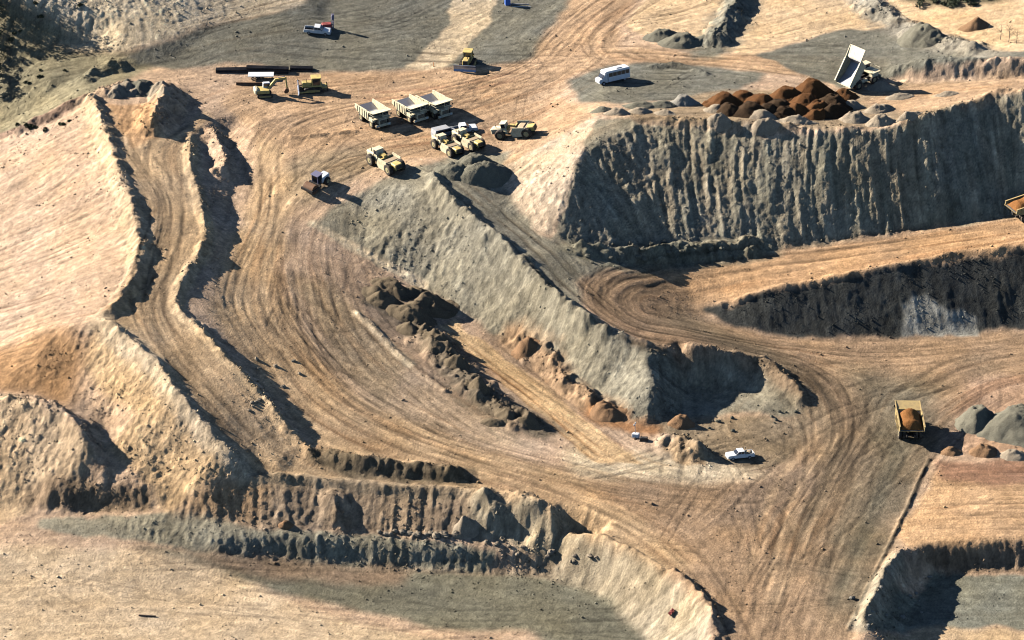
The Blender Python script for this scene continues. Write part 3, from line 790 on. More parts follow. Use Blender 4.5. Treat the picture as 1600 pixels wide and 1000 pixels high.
class MB:
    def __init__(s): s.v = []; s.f = []
    def add(s, vs, fs):
        o = len(s.v); s.v += [tuple(map(float, v)) for v in vs]; s.f += [tuple(i + o for i in f) for f in fs]; return s
    def box(s, x0, x1, y0, y1, z0, z1, b=.0, R=None):
        """box with chamfered upright and top edges"""
        b = min(b, (x1 - x0) * .45, (y1 - y0) * .45, (z1 - z0) * .45)
        if b <= 0:
            vs = [(x, y, z) for z in (z0, z1) for x, y in ((x0, y0), (x1, y0), (x1, y1), (x0, y1))]
            fs = [(0, 3, 2, 1), (4, 5, 6, 7), (0, 1, 5, 4), (1, 2, 6, 5), (2, 3, 7, 6), (3, 0, 4, 7)]
        else:
            def ring(z, i):
                X0_, X1_, Y0_, Y1_ = x0 + i, x1 - i, y0 + i, y1 - i
                return [(X0_ + b, Y0_, z), (X1_ - b, Y0_, z), (X1_, Y0_ + b, z), (X1_, Y1_ - b, z), (X1_ - b, Y1_, z), (X0_ + b, Y1_, z), (X0_, Y1_ - b, z), (X0_, Y0_ + b, z)]
            vs = ring(z0, 0) + ring(z1 - b, 0) + ring(z1, b * .8)
            fs = [tuple(range(7, -1, -1)), tuple(range(16, 24))]
            for k in (0, 8):
                fs += [(k + i, k + (i + 1) % 8, k + 8 + (i + 1) % 8, k + 8 + i) for i in range(8)]
        if R is not None: vs = [tuple(R @ Vector(v)) for v in vs]
        return s.add(vs, fs)
    def prism(s, prof, y0, y1):
        """profile in x,z pushed from y0 to y1"""
        n = len(prof)
        a = sum(prof[i][0] * prof[(i + 1) % n][1] - prof[(i + 1) % n][0] * prof[i][1] for i in range(n))
        if a < 0: prof = prof[::-1]
        vs = [(x, y0, z) for x, z in prof] + [(x, y1, z) for x, z in prof]
        fs = [tuple(range(n)), tuple(range(2 * n - 1, n - 1, -1))] + [(i, i + n, (i + 1) % n + n, (i + 1) % n) for i in range(n)]
        return s.add(vs, fs)
    def cyl(s, p, q, r, r2=None, n=14):
        p = Vector(p); q = Vector(q); d = (q - p).normalized(); r2 = r if r2 is None else r2
        a = d.orthogonal().normalized(); b = d.cross(a)
        vs = []
        for c_, rr in ((p, r), (q, r2)):
            vs += [c_ + (a * math.cos(t) + b * math.sin(t)) * rr for t in [2 * math.pi * k / n for k in range(n)]]
        fs = [tuple(range(n - 1, -1, -1)), tuple(range(n, 2 * n))] + [(i, (i + 1) % n, (i + 1) % n + n, i + n) for i in range(n)]
        return s.add(vs, fs)
    def plate(s, a, b, w, t):
        """bar of section w (across y) by t between two x,z points"""
        a = Vector((a[0], 0, a[1])); b = Vector((b[0], 0, b[1])); d = (b - a).normalized(); n = Vector((-d.z, 0, d.x)) * t / 2
        return s.prism([((a + n).x, (a + n).z), ((b + n).x, (b + n).z), ((b - n).x, (b - n).z), ((a - n).x, (a - n).z)], w[0], w[1])
    def tyre(s, x, y, r, w, z=None):
        """tyre turned on the y axis with tread lugs and a rounded shoulder"""
        z = r if z is None else z; n = 20
        prof = [(-w / 2, r * .52), (-w / 2, r * .86), (-w * .36, r), (w * .36, r), (w / 2, r * .86), (w / 2, r * .52)]
        vs = []
        for k in range(n):
            t = 2 * math.pi * k / n; lug = 1.0 if k % 2 else .965
            for yy, rr in prof: vs.append((x + rr * lug * math.cos(t), y + yy, z + rr * lug * math.sin(t)))
        m = len(prof); fs = []
        for k in range(n):
            k2 = (k + 1) % n
            fs += [(k * m + i, k * m + i + 1, k2 * m + i + 1, k2 * m + i) for i in range(m - 1)]
            fs.append((k * m + m - 1, k * m, k2 * m, k2 * m + m - 1))
        return s.add(vs, fs)
    def disc(s, x, y, z, r, w):
        s.cyl((x, y - w / 2, z), (x, y + w / 2, z), r, n=16)
        return s.cyl((x, y - w / 2 - .06, z), (x, y + w / 2 + .06, z), r * .4, n=10)
    def build(s, name, m, parent=None, loc=None, rot=None, smooth=False):
        me_ = bpy.data.meshes.new(name); me_.from_pydata(s.v, [], s.f); me_.materials.append(m)
        if smooth: me_.polygons.foreach_set("use_smooth", [True] * len(me_.polygons))
        me_.update()
        o = bpy.data.objects.new(name, me_); COL.objects.link(o)
        if parent is not None: o.parent = parent
        if loc is not None: o.location = loc
        if rot is not None: o.rotation_euler = rot
        return o
def empty(name):
    o = bpy.data.objects.new(name, None); o.empty_display_size = .5; COL.objects.link(o); return o
def tag(o, label, cat, group=None):
    o["label"] = label; o["category"] = cat
    if group: o["group"] = group
    return o
def dup(root):
    def rec(o, par):
        c_ = o.copy(); COL.objects.link(c_)
        if par is not None: c_.parent = par
        for ch in list(o.children): rec(ch, c_)
        return c_
    return rec(root, None)
def put(o, px, py, head, sink=.05, L=4.0, k=1.0):
    """stand a thing on the ground where the sight line meets it, tilted with the slope"""
    p = G(px, py); h = math.radians(head)
    f = Vector((math.cos(h), math.sin(h), 0)); s_ = Vector((-math.sin(h), math.cos(h), 0))
    zz = lambda v: float(zat(p[0] + v.x, p[1] + v.y, ZB))
    zf = zz(f * L * .5); zr = zz(f * -L * .5); zl = zz(s_ * 1.2); zq = zz(s_ * -1.2)
    fx = (f * L + Vector((0, 0, zf - zr))).normalized(); sy_ = (s_ * 2.4 + Vector((0, 0, zl - zq))).normalized()
    up = fx.cross(sy_).normalized(); sy_ = up.cross(fx)
    m_ = Matrix((fx, sy_, up)).transposed().to_4x4()
    m_ = m_ @ Matrix.Scale(k, 4)
    m_.translation = Vector((p[0], p[1], (zf + zr + zl + zq) / 4 - sink))
    o.matrix_world = m_
    return o
ZB = blur(Z, 3)

# ------------------------------------------------------------------ rigid haul truck (forward = +x)
def wheel(parent, x, y, r, w, name="wheel", out=1):
    t = MB().tyre(x, y, r, w).build(name, M["tyre"], parent)
    MB().disc(x, y + out * .04, r, r * .52, w * .8).build("rim", M["rim"], t)
    return t
def haul_truck(paint, raised=0.0, body_paint=None):
    R_ = empty("haul_truck"); P = M[paint]; BP = M[body_paint or paint]
    f = MB()
    for s in (-1, 1): f.box(-4.1, 4.0, s * .75 - .18, s * .75 + .18, 1.15, 1.65)
    f.box(-3.2, -2.2, -1.2, 1.2, .85, 1.25).box(-.4, .2, -.8, .8, 1.0, 1.5).box(2.2, 2.9, -1.3, 1.3, .8, 1.2)
    f.build("chassis", M["dark"], R_)
    for s in (-1, 1):
        wheel(R_, 2.55, s * 1.95, 1.05, .75, out=s)
        for dy in (1.25, 2.05): wheel(R_, -2.45, s * dy, 1.05, .68, out=s)
        MB().cyl((-.9, s * 1.3, 1.25), (.9, s * 1.3, 1.25), .42, n=14).build("tank", P, R_)
    h = MB().box(2.9, 4.7, -1.05, 1.05, 1.5, 2.75, .12); h.box(4.55, 4.95, -2.1, 2.1, .95, 1.5, .06)
    h.build("hood", P, R_)
    g = MB()
    for k in range(6): g.box(4.70, 4.78, -.85, .85, 1.62 + .17 * k, 1.71 + .17 * k)
    g.build("grille", M["dark"], R_)
    d = MB().box(1.55, 4.35, -2.45, 2.45, 2.78, 2.92); d.box(1.7, 3.6, 1.35, 2.4, 1.9, 2.75, .05).box(1.7, 3.6, -2.4, -1.35, 1.9, 2.75, .05)
    d.build("deck", P, R_)
    r = MB()
    for s in (-1, 1):
        for x in (1.7, 2.9, 4.25): r.cyl((x, s * 2.4, 2.9), (x, s * 2.4, 3.8), .035, n=6)
        r.cyl((1.7, s * 2.4, 3.78), (4.25, s * 2.4, 3.78), .035, n=6)
    r.cyl((4.25, -2.4, 3.78), (4.25, 2.4, 3.78), .035, n=6)
    r.build("handrail", P, R_)
    cb = MB().box(2.0, 3.8, .45, 2.15, 2.92, 4.15, .1).box(1.9, 3.95, .38, 2.22, 4.15, 4.25)
    c_ = cb.build("cab", P, R_)
    MB().box(3.8, 3.84, .6, 2.0, 3.3, 4.0).box(2.2, 3.6, 2.15, 2.19, 3.3, 4.0).box(2.2, 3.6, .41, .45, 3.3, 4.0).build("window", M["glass"], c_)
    for s in (-1, 1):
        MB().box(4.95, 5.02, s * 1.6 - .28, s * 1.6 + .28, 1.1, 1.4, .03).build("headlight", M["lamp"], R_)
        MB().box(4.2, 4.3, s * 2.6 - .14, s * 2.6 + .14, 3.3, 3.75).cyl((4.25, s * 2.4, 3.4), (4.25, s * 2.6, 3.5), .03, n=6).build("mirror", M["dark"], R_)
    for s in (-1, 1):
        l = MB()
        for y in (1.55, 2.1): l.cyl((4.75, s * y, .6), (4.4, s * y, 2.9), .03, n=6)
        for k in range(5): l.box(4.42 + .07 * (4 - k), 4.5 + .07 * (4 - k), s * 1.82 - .28, s * 1.82 + .28, .8 + .42 * k, .86 + .42 * k)
        l.build("ladder", M["dark"], R_)
    # dump body, hinged at the rear
    hx, hz = -3.3, 1.9
    def T(v): return (v[0] - hx, v[1] - hz)
    low = [(-4.9, 3.0), (-2.2, 2.05), (1.35, 1.9), (1.9, 3.9)]
    B = MB()
    B.prism([T(p) for p in low] + [T((1.75, 4.0)), T((1.2, 2.08)), T((-2.2, 2.22)), T((-4.95, 3.14))], -2.3, 2.3)          # floor and headboard
    B.prism([T((1.7, 3.95)), T((4.55, 4.55)), T((4.55, 4.68)), T((1.7, 4.1))], -2.55, 2.55)                                # canopy
    side = [T((-4.95, 3.0)), T((-2.2, 2.05)), T((1.35, 1.9)), T((1.95, 4.1)), T((4.5, 4.62)), T((4.5, 4.74)), T((1.2, 4.3)), T((-4.6, 3.95))]
    for s in (-1, 1): B.prism(side, *sorted((s * 2.42, s * 2.58)))
    for s in (-1, 1):
        for x in (-3.6, -2.4, -1.2, 0, 1.0):
            a_ = 2.15 if x > -2.5 else 2.5
            B.prism([T((x - .1, a_)), T((x + .1, a_)), T((x + .1, 4.0)), T((x - .1, 4.0))], *sorted((s * 2.58, s * 2.72)))
        B.prism([T((-4.7, 3.86)), T((1.2, 4.2)), T((1.2, 4.36)), T((-4.7, 4.02))], *sorted((s * 2.36, s * 2.66)))
    for y in (-1.6, -.55, .55, 1.6): B.prism([T((-4.3, 2.6)), T((-2.2, 1.9)), T((1.3, 1.75)), T((1.3, 1.9)), T((-2.2, 2.05)), T((-4.3, 2.8))], y - .1, y + .1)
    b = B.build("dump_body", BP, R_, loc=(hx, 0, hz), rot=(0, -math.radians(raised), 0))
    MB().prism([T((-4.8, 3.16)), T((-2.2, 2.26)), T((1.15, 2.12)), T((1.62, 3.9)), T((1.58, 3.9)), T((1.1, 2.18)), T((-2.2, 2.31)), T((-4.8, 3.2))], -2.28, 2.28).build("floor_liner", M["inner"], b)
    if raised:
        hy = MB()
        for s in (-1, 1): hy.cyl((-.2, s * .5, 1.4), (.2 - raised * .028, s * .5, 2.0 + raised * .042), .14, n=10)
        hy.build("hoist_ram", M["steel"], R_)
    return R_
def load_heap(root, mt, label):
    """heaped load inside a dump body"""
    vs, fs = [], []
    n, m_ = 22, 16
    for i in range(n + 1):
        for j in range(m_ + 1):
            x = -4.6 + 6.2 * i / n; y = -2.3 + 4.6 * j / m_
            e = min(1, i / 6) * min(1, (n - i) / 4) * math.sin(math.pi * j / m_) ** .7
            z = 3.3 + 1.75 * e * (.9 + .25 * math.sin(x * 1.1 + 1)) + rnd.uniform(-.06, .06)
            vs.append((x, y, z))
    for i in range(n):
        for j in range(m_):
            a = i * (m_ + 1) + j; fs.append((a, a + m_ + 1, a + m_ + 2, a + 1))
    k = len(vs); base = [(-4.2, -2.3, 2.95), (1.3, -2.3, 2.5), (1.3, 2.3, 2.5), (-4.2, 2.3, 2.95)]
    o = MB(); o.add(vs, fs); o.add(base, [(3, 2, 1, 0)])
    o = o.build("dirt_load", mt, smooth=True)
    o.matrix_world = root.matrix_world.copy()
    return tag(o, label, "dirt load", "loads of orange dirt in haul trucks")

GT = "haul trucks parked in the upper yard"
t1 = haul_truck("cream"); put(t1, 584, 191, -58, k=.80)
tag(t1, "empty cream haul truck parked alone left of the other two parked trucks", "haul truck", GT)
t2 = dup(t1); put(t2, 643, 183, -57, k=.80)
tag(t2, "cream haul truck in the yard, middle one of three, close beside another", "haul truck", GT)
t3 = dup(t1); put(t3, 680, 177, -56, k=.80)
tag(t3, "rightmost of the three empty haul trucks parked in the upper yard", "haul truck", GT)
t4 = haul_truck("ochre", 0, "tan"); put(t4, 1419, 674, 91, k=.87)
tag(t4, "loaded yellow haul truck seen from behind driving up the wide junction road", "haul truck")
ORE = soil_material("orange_dirt", None, tuple(c(168, 114, 64)), .95, .6)
load_heap(t4, ORE, "mound of orange dirt in the haul truck on the junction road")
t5 = dup(t4); put(t5, 1610, 338, 22, k=.87)
tag(t5, "loaded haul truck half cut off by the right edge, climbing the ramp", "haul truck")
load_heap(t5, ORE, "orange dirt heaped in the haul truck at the right edge of the ramp")
t6 = haul_truck("cream", 52); put(t6, 1344, 131, 38, k=.84)
tag(t6, "haul truck tipping its raised pale bed beside the rust brown heaps", "haul truck")

# ------------------------------------------------------------------ scraper
def scraper():
    R_ = empty("scraper"); P = M["yellow"]
    MB().box(2.0, 4.4, -.75, .75, 1.1, 2.2, .15).box(.9, 2.0, -.9, .9, 1.0, 1.7, .06).build("hood", M["cream"], R_)
    cb = MB().box(1.0, 2.1, -.7, .7, 1.7, 3.1, .08).box(.9, 2.25, -.8, .8, 3.1, 3.2).build("cab", M["cream"], R_)
    MB().box(2.1, 2.13, -.55, .55, 2.2, 3.0).box(1.15, 1.95, .7, .73, 2.2, 3.0).box(1.15, 1.95, -.73, -.7, 2.2, 3.0).build("window", M["glass"], cb)
    for x, r in ((2.3, 1.1), (-3.4, 1.1)):
        for s in (-1, 1): wheel(R_, x, s * 1.35, r, .75, out=s)
    MB().plate((1.2, 1.7), (.2, 2.5), (-.3, .3), .4).plate((.3, 2.5), (-.7, 2.3), (-.3, .3), .4).plate((-.6, 2.1), (-.6, 1.0), (-1.55, 1.55), .3).build("gooseneck", P, R_)
    side = [(-.5, .6), (-.1, 1.3), (-.8, 2.6), (-3.2, 2.45), (-3.4, 1.5), (-2.6, .6)]
    b = MB()
    for s in (-1, 1): b.prism(side, *sorted((s * 1.5, s * 1.65)))
    b.prism([(-.5, .6), (-2.9, .6), (-2.9, .75), (-.5, .75)], -1.5, 1.5).prism([(-2.9, .7), (-3.2, 2.1), (-3.08, 2.1), (-2.78, .7)], -1.5, 1.5).prism([(-.25, .7), (-.7, 1.9), (-.82, 1.9), (-.37, .7)], -1.5, 1.5)
    b.build("bowl", M["cream"], R_)
    MB().prism([(-.6, .75), (-.75, 1.7), (-1.5, 2.1), (-2.5, 2.0), (-3.0, 1.6), (-2.9, .75)], -1.49, 1.49).build("bowl_fill", M["drab"], R_)
    MB().box(-4.9, -3.25, -.75, .75, 1.2, 2.15, .12).build("rear_engine", P, R_)
    MB().box(-5.0, -4.9, -.6, .6, 1.3, 2.0).build("radiator", M["dark"], R_)
    MB().cyl((3.2, .35, 2.15), (3.2, .35, 2.9), .07, n=8).build("exhaust", M["dark"], R_)
    return R_
GS = "scrapers parked in the upper yard"
s1 = scraper(); put(s1, 601, 260, 126, k=1.08)
tag(s1, "pale scraper parked apart above the dark drum roller, near the grey embankment", "scraper", GS)
for px, py, hd, lb in [(804, 212, 158, "rightmost scraper, parked beside the foot of the pale slope"),
                       (697, 235, 126, "left scraper of the two parked side by side beside grey heaps"),
                       (730, 226, 128, "right scraper of the pair parked tightly side by side behind grey heaps")]:
    s_ = dup(s1); put(s_, px, py, hd, k=(1.0 if px > 790 else .92)); tag(s_, lb, "scraper", GS)

# ------------------------------------------------------------------ pickup
def pickup(cargo=False):
    R_ = empty("pickup_truck"); P = M["white"]
    MB().prism([(-2.7, .45), (2.7, .45), (2.75, .95), (2.6, 1.08), (1.15, 1.18), (-.75, 1.18), (-.75, .62), (-2.7, .62)], -.92, .92).build("body", P, R_)
    cb = MB().prism([(1.2, 1.18), (.55, 1.78), (-.65, 1.80), (-.78, 1.18)], -.80, .80).build("cab", P, R_)
    MB().prism([(1.13, 1.24), (.60, 1.72), (.66, 1.74), (1.21, 1.24)], -.72, .72).build("windscreen", M["glass"], cb)
    for s in (-1, 1):
        w = MB()
        for a, b_ in ((.12, .85), (-.6, .04)):
            w.prism([(a, 1.26), (b_, 1.26), (min(b_, .48), 1.7), (a, 1.7)], *sorted((s * .80, s * .82)))
        w.build("side_window", M["glass"], cb)
    bd = MB()
    for s in (-1, 1): bd.box(-2.7, -.78, *sorted((s * .84, s * .92)), .62, 1.14)
    bd.box(-2.74, -2.68, -.9, .9, .6, 1.12)
    bd.build("bed_side", P, R_)
    MB().box(-2.66, -.8, -.83, .83, .63, .68).build("bed_liner", M["black"], R_)
    for x in (1.75, -1.7):
        for s in (-1, 1):
            t = MB().tyre(x, s * .82, .38, .26).build("wheel", M["tyre"], R_); MB().disc(x, s * .85, .38, .2, .22).build("rim", M["greypaint"], t)
    for s in (-1, 1):
        MB().box(2.68, 2.78, s * .7 - .17, s * .7 + .17, .75, .95, .02).build("headlight", M["lamp"], R_)
        MB().box(.85, .98, s * 1.0 - .09, s * 1.0 + .09, 1.2, 1.36).build("mirror", M["dark"], R_)
    MB().box(2.7, 2.85, -.9, .9, .42, .62, .04).box(-2.88, -2.74, -.9, .9, .42, .6, .03).build("bumper", M["greypaint"], R_)
    return R_
k1 = pickup(); put(k1, 496, 52, -4, L=3); tag(k1, "white pickup with a black bed parked on the grey slope near the top", "pickup truck")
k2 = dup(k1); put(k2, 1156, 715, 196, L=3, k=.88); tag(k2, "white pickup with gear in its bed parked by the lower road junction", "pickup truck")
g = MB(); g.box(-2.3, -1.5, -.6, .5, .7, 1.35, .2).box(-1.4, -.95, -.5, .6, .7, 1.25, .1).cyl((-1.1, -.3, 1.8), (-1.1, -.3, 2.3), .12, n=8).cyl((-1.1, -.3, .7), (-1.1, -.3, 1.8), .03, n=6)
g = g.build("tool_bundle", M["drab"]); g.matrix_world = k2.matrix_world.copy(); tag(g, "tan bundle of gear with a lamp pole in the white pickup's bed", "gear")
k3 = dup(k1); put(k3, 724, 207, 12, L=3); tag(k3, "white pickup parked behind the pair of scrapers", "pickup truck")
def van():
    R_ = empty("crew_van")
    MB().prism([(-2.4, .4), (2.4, .4), (2.45, 1.0), (1.6, 1.2), (.9, 1.95), (-2.3, 2.0), (-2.45, 1.2)], -.95, .95).build("body", M["greypaint"], R_)
    MB().prism([(1.56, 1.27), (.96, 1.87), (1.02, 1.9), (1.64, 1.28)], -.8, .8).build("windscreen", M["glass"], R_)
    for s in (-1, 1): MB().prism([(-2.0, 1.25), (1.3, 1.25), (.8, 1.8), (-2.0, 1.8)], *sorted((s * .95, s * .97))).build("side_window", M["glass"], R_)
    for x in (1.5, -1.5):
        for s in (-1, 1): MB().tyre(x, s * .85, .36, .24).build("wheel", M["tyre"], R_)
    return R_
v1 = van(); put(v1, 694, 213, 30, L=3); tag(v1, "light grey van parked behind the left scraper of the pair", "van")

# ------------------------------------------------------------------ bus
def bus():
    R_ = empty("shuttle_bus"); P = M["white"]
    MB().box(-3.4, 2.2, -1.1, 1.1, .55, 2.75, .16).build("body", P, R_)
    MB().prism([(2.2, .5), (3.5, .5), (3.55, 1.15), (3.3, 1.35), (2.75, 1.42), (2.3, 2.15), (2.2, 2.15)], -.92, .92).build("hood", P, R_)
    MB().prism([(2.82, 1.45), (2.34, 2.13), (2.40, 2.16), (2.9, 1.47)], -.8, .8).build("windscreen", M["glass"], R_)
    for s in (-1, 1):
        w = MB()
        for k in range(5): w.box(-3.15 + k * .93, -2.30 + k * .93, *sorted((s * 1.10, s * 1.125)), 1.55, 2.35)
        w.build("side_window", M["glass"], R_)
    MB().box(1.5, 2.1, -1.13, -1.10, .65, 2.3).build("door", M["greypaint"], R_)
    MB().box(1.55, 1.78, 1.10, 1.13, .7, 2.3).build("door", M["greypaint"], R_)
    for x in (2.6, -2.1):
        for s in (-1, 1):
            t = MB().tyre(x, s * .92, .42, .3).build("wheel", M["tyre"], R_); MB().disc(x, s * .96, .42, .22, .26).build("rim", M["greypaint"], t)
    for s in (-1, 1): MB().box(3.5, 3.58, s * .65 - .16, s * .65 + .16, .75, 1.0, .02).build("headlight", M["lamp"], R_)
    MB().box(-1.8, -.6, -.6, .6, 2.75, 2.95, .08).build("roof_unit", P, R_)
    return R_
b1 = bus(); put(b1, 958, 127, 207, L=4); tag(b1, "small white shuttle bus parked on grey gravel above the big stockpile", "bus")

# ------------------------------------------------------------------ tracked machines
def crawler(R_, L, y, w, h):
    r = h / 2
    prof = [(-L / 2 + r * math.cos(t) * 1.0 * (-1) - 0, r + r * math.sin(t)) for t in np.linspace(-math.pi / 2, math.pi / 2, 7)]
    prof = [(-L / 2 + r - r * math.cos(t), r + r * math.sin(t)) for t in np.linspace(-math.pi / 2, math.pi / 2, 7)] + \
           [(L / 2 - r + r * math.cos(t), r + r * math.sin(t)) for t in np.linspace(math.pi / 2, -math.pi / 2, 7)]
    for s in (-1, 1):
        m_ = MB().prism(prof, *sorted((s * (y - w / 2), s * (y + w / 2))))
        n = int(L / .32)
        for k in range(n):
            x = -L / 2 + r + (L - 2 * r) * k / max(1, n - 1)
            for z in (0, h): m_.box(x - .05, x + .05, *sorted((s * (y - w / 2), s * (y + w / 2))), z - .05, z + .05)
        t = m_.build("track", M["tyre"], R_)
        MB().box(-L / 2 + r, L / 2 - r, *sorted((s * (y + w / 2), s * (y + w / 2 + .05))), h * .3, h * .7).build("track_frame", M["ochre"], t)
def dozer(paint="yellow"):
    R_ = empty("bulldozer"); P = M[paint]
    crawler(R_, 3.9, 1.15, .6, 1.15)
    MB().box(-1.9, 1.0, -.8, .8, .6, 1.5).box(.2, 2.2, -.6, .6, 1.1, 2.1, .1).build("hull", P, R_)
    MB().box(2.2, 2.25, -.5, .5, 1.2, 2.0).build("grille", M["dark"], R_)
    cb = MB()
    for x in (-1.5, .1):
        for y in (-.75, .75): cb.box(x - .07, x + .07, y - .07, y + .07, 1.5, 3.0)
    cb.box(-1.7, .35, -.95, .95, 3.0, 3.15, .05)
    cb.build("cab", P, R_)
    MB().box(-1.42, .02, -.7, .7, 1.5, 2.98).build("cab_glass", M["glass"], R_)
    bl = MB()
    prof = [(2.95, .1), (2.75, .5), (2.72, .95), (2.9, 1.45), (3.02, 1.42), (2.86, .95), (2.89, .5), (3.08, .08)]
    bl.prism(prof, -2.3, 2.3)
    b_ = bl.build("blade", M["steel"], R_)
    for s in (-1, 1): MB().plate((2.8, .45), (-.3, .55), tuple(sorted((s * 1.5, s * 1.68))), .22).build("push_arm", P, b_)
    MB().plate((-1.9, .9), (-2.9, 1.0), (-.7, .7), .35).build("ripper_frame", P, R_)
    for y in (-.6, 0, .6): MB().plate((-2.8, 1.5), (-3.0, .1), (y - .08, y + .08), .2).build("ripper_shank", M["dark"], R_)
    MB().cyl((1.3, .3, 2.1), (1.3, .3, 2.8), .07, n=8).build("exhaust", M["dark"], R_)
    return R_
d1 = dozer(); put(d1, 731, 102, -102, L=3); tag(d1, "yellow bulldozer facing us with a bluish steel blade, on grey ground", "bulldozer")
d2 = dup(d1); put(d2, 489, 141, 186, L=3); tag(d2, "yellow bulldozer with a raised rear ripper beside the small excavator", "bulldozer")
def excavator():
    R_ = empty("excavator"); P = M["yellow"]
    crawler(R_, 3.2, .95, .5, .8)
    MB().cyl((0, 0, .75), (0, 0, 1.0), .7, n=16).build("turntable", M["dark"], R_)
    MB().box(-1.8, .9, -1.2, 1.2, 1.0, 1.7, .08).build("house", P, R_)
    MB().box(-2.1, -1.3, -1.2, 1.2, 1.0, 2.0, .25).build("counterweight", M["cream"], R_)
    cb = MB().box(-.2, 1.2, .3, 1.15, 1.7, 2.7, .08).build("cab", M["white"], R_)
    MB().box(1.2, 1.23, .4, 1.05, 1.9, 2.6).box(-.05, 1.05, 1.15, 1.18, 1.95, 2.6).box(-.05, 1.05, .27, .3, 1.95, 2.6).build("window", M["glass"], cb)
    MB().plate((.7, 1.5), (2.4, 3.6), (-.2, .2), .45).plate((2.3, 3.55), (4.4, 3.7), (-.18, .18), .38).build("boom", P, R_)
    MB().plate((4.3, 3.95), (4.6, 1.6), (-.14, .14), .32).build("stick", P, R_)
    MB().prism([(4.3, 1.6), (4.9, 1.5), (4.95, .9), (4.6, .5), (4.1, .55), (3.9, .9)], -.45, .45).build("bucket", M["rustm"], R_)
    MB().cyl((1.2, 0, 1.5), (2.6, 0, 3.2), .09, n=8).cyl((2.8, 0, 3.9), (4.2, 0, 4.1), .08, n=8).build("hydraulic_ram", M["steel"], R_)
    return R_
e1 = excavator(); put(e1, 413, 150, 12, L=2.5); tag(e1, "small yellow excavator with a white cab and bent boom, left of a bulldozer", "excavator")
def roller():
    R_ = empty("soil_compactor")
    MB().cyl((2.0, -1.15, .95), (2.0, 1.15, .95), .95, n=24).build("drum", M["rustm"], R_)
    f = MB()
    for s in (-1, 1): f.box(.6, 3.1, *sorted((s * 1.2, s * 1.4)), .8, 1.15)
    f.box(2.95, 3.15, -1.4, 1.4, .75, 1.3).box(.4, .8, -1.4, 1.4, .75, 1.3)
    f.build("drum_frame", M["dark"], R_)
    MB().box(-2.9, -.5, -.8, .8, .9, 1.9, .15).build("hood", M["white"], R_)
    MB().box(-.6, .5, -.7, .7, .7, 1.3, .05).build("deck", M["dark"], R_)
    cb = MB()
    for x in (-.6, .6):
        for y in (-.7, .7): cb.box(x - .06, x + .06, y - .06, y + .06, 1.2, 3.0)
    cb.box(-.8, .8, -.9, .9, 3.0, 3.12, .04)
    cb.build("cab", M["violet"], R_)
    MB().box(-.52, .52, -.66, .66, 1.4, 2.96).build("cab_glass", M["glass"], R_)
    for s in (-1, 1): wheel(R_, -1.8, s * 1.0, .8, .55, out=s)
    for s in (-1, 1): MB().box(-2.95, -2.9, s * .5 - .12, s * .5 + .12, 1.5, 1.7).build("tail_light", M["red"], R_)
    return R_
r1 = roller(); put(r1, 496, 291, -128, L=3); tag(r1, "dark drum roller with a white hood parked by the grey embankment", "roller")
def rig():
    R_ = empty("drill_rig")
    crawler(R_, 2.2, .6, .35, .6)
    MB().box(-1.1, .9, -.6, .6, .6, 1.5, .1).build("engine_housing", M["red"], R_)
    m_ = MB()
    for x in (1.0, 1.35):
        for y in (-.2, .2): m_.box(x - .05, x + .05, y - .05, y + .05, .3, 3.6)
    for k in range(6): m_.box(.95, 1.4, -.25, .25, .5 + k * .58, .6 + k * .58)
    m_.build("mast", M["violet"], R_)
    MB().box(.9, 1.45, -.3, .3, 2.4, 3.3, .06).build("drill_head", M["violet"], R_)
    MB().cyl((-.6, .3, 1.5), (-.6, .3, 1.9), .06, n=8).build("exhaust", M["dark"], R_)
    return R_
g1 = rig(); put(g1, 511, 46, 10, L=2); tag(g1, "small red drill rig with a violet grey mast behind the white pickup", "drill rig")
def light_tower():
    R_ = empty("light_tower")
    MB().box(-.9, .7, -.5, .5, .45, 1.35, .1).build("generator_box", M["white"], R_)
    MB().cyl((0, 0, 1.3), (0, 0, 3.4), .07, n=8).box(-.05, .05, -.6, .6, 3.35, 3.45).build("mast", M["greypaint"], R_)
    for y in (-.5, .5): MB().box(-.05, .2, y - .16, y + .16, 3.45, 3.75, .03).build("floodlight", M["lamp"], R_)
    MB().plate((.7, .5), (1.6, .45), (-.05, .05), .08).build("drawbar", M["dark"], R_)
    for s in (-1, 1): MB().tyre(-.1, s * .6, .3, .2).build("wheel", M["tyre"], R_)
    return R_
l1 = light_tower(); put(l1, 993, 685, 160, L=1.5, k=.8); tag(l1, "white trailer light tower standing at the end of the orange ramp", "light tower")
gb = MB().box(-.7, .7, -.35, .35, .1, .75, .08).cyl((-.4, 0, .7), (-.4, 0, 1.0), .06, n=8).box(-.8, .8, -.3, -.25, 0, .12).box(-.8, .8, .25, .3, 0, .12).build("block_unit", M["dark"])  # low dark box on two rails with a short stub pipe
put(gb, 1006, 688, -8, L=1); tag(gb, "dark pump unit lying right beside the white light tower", "block")

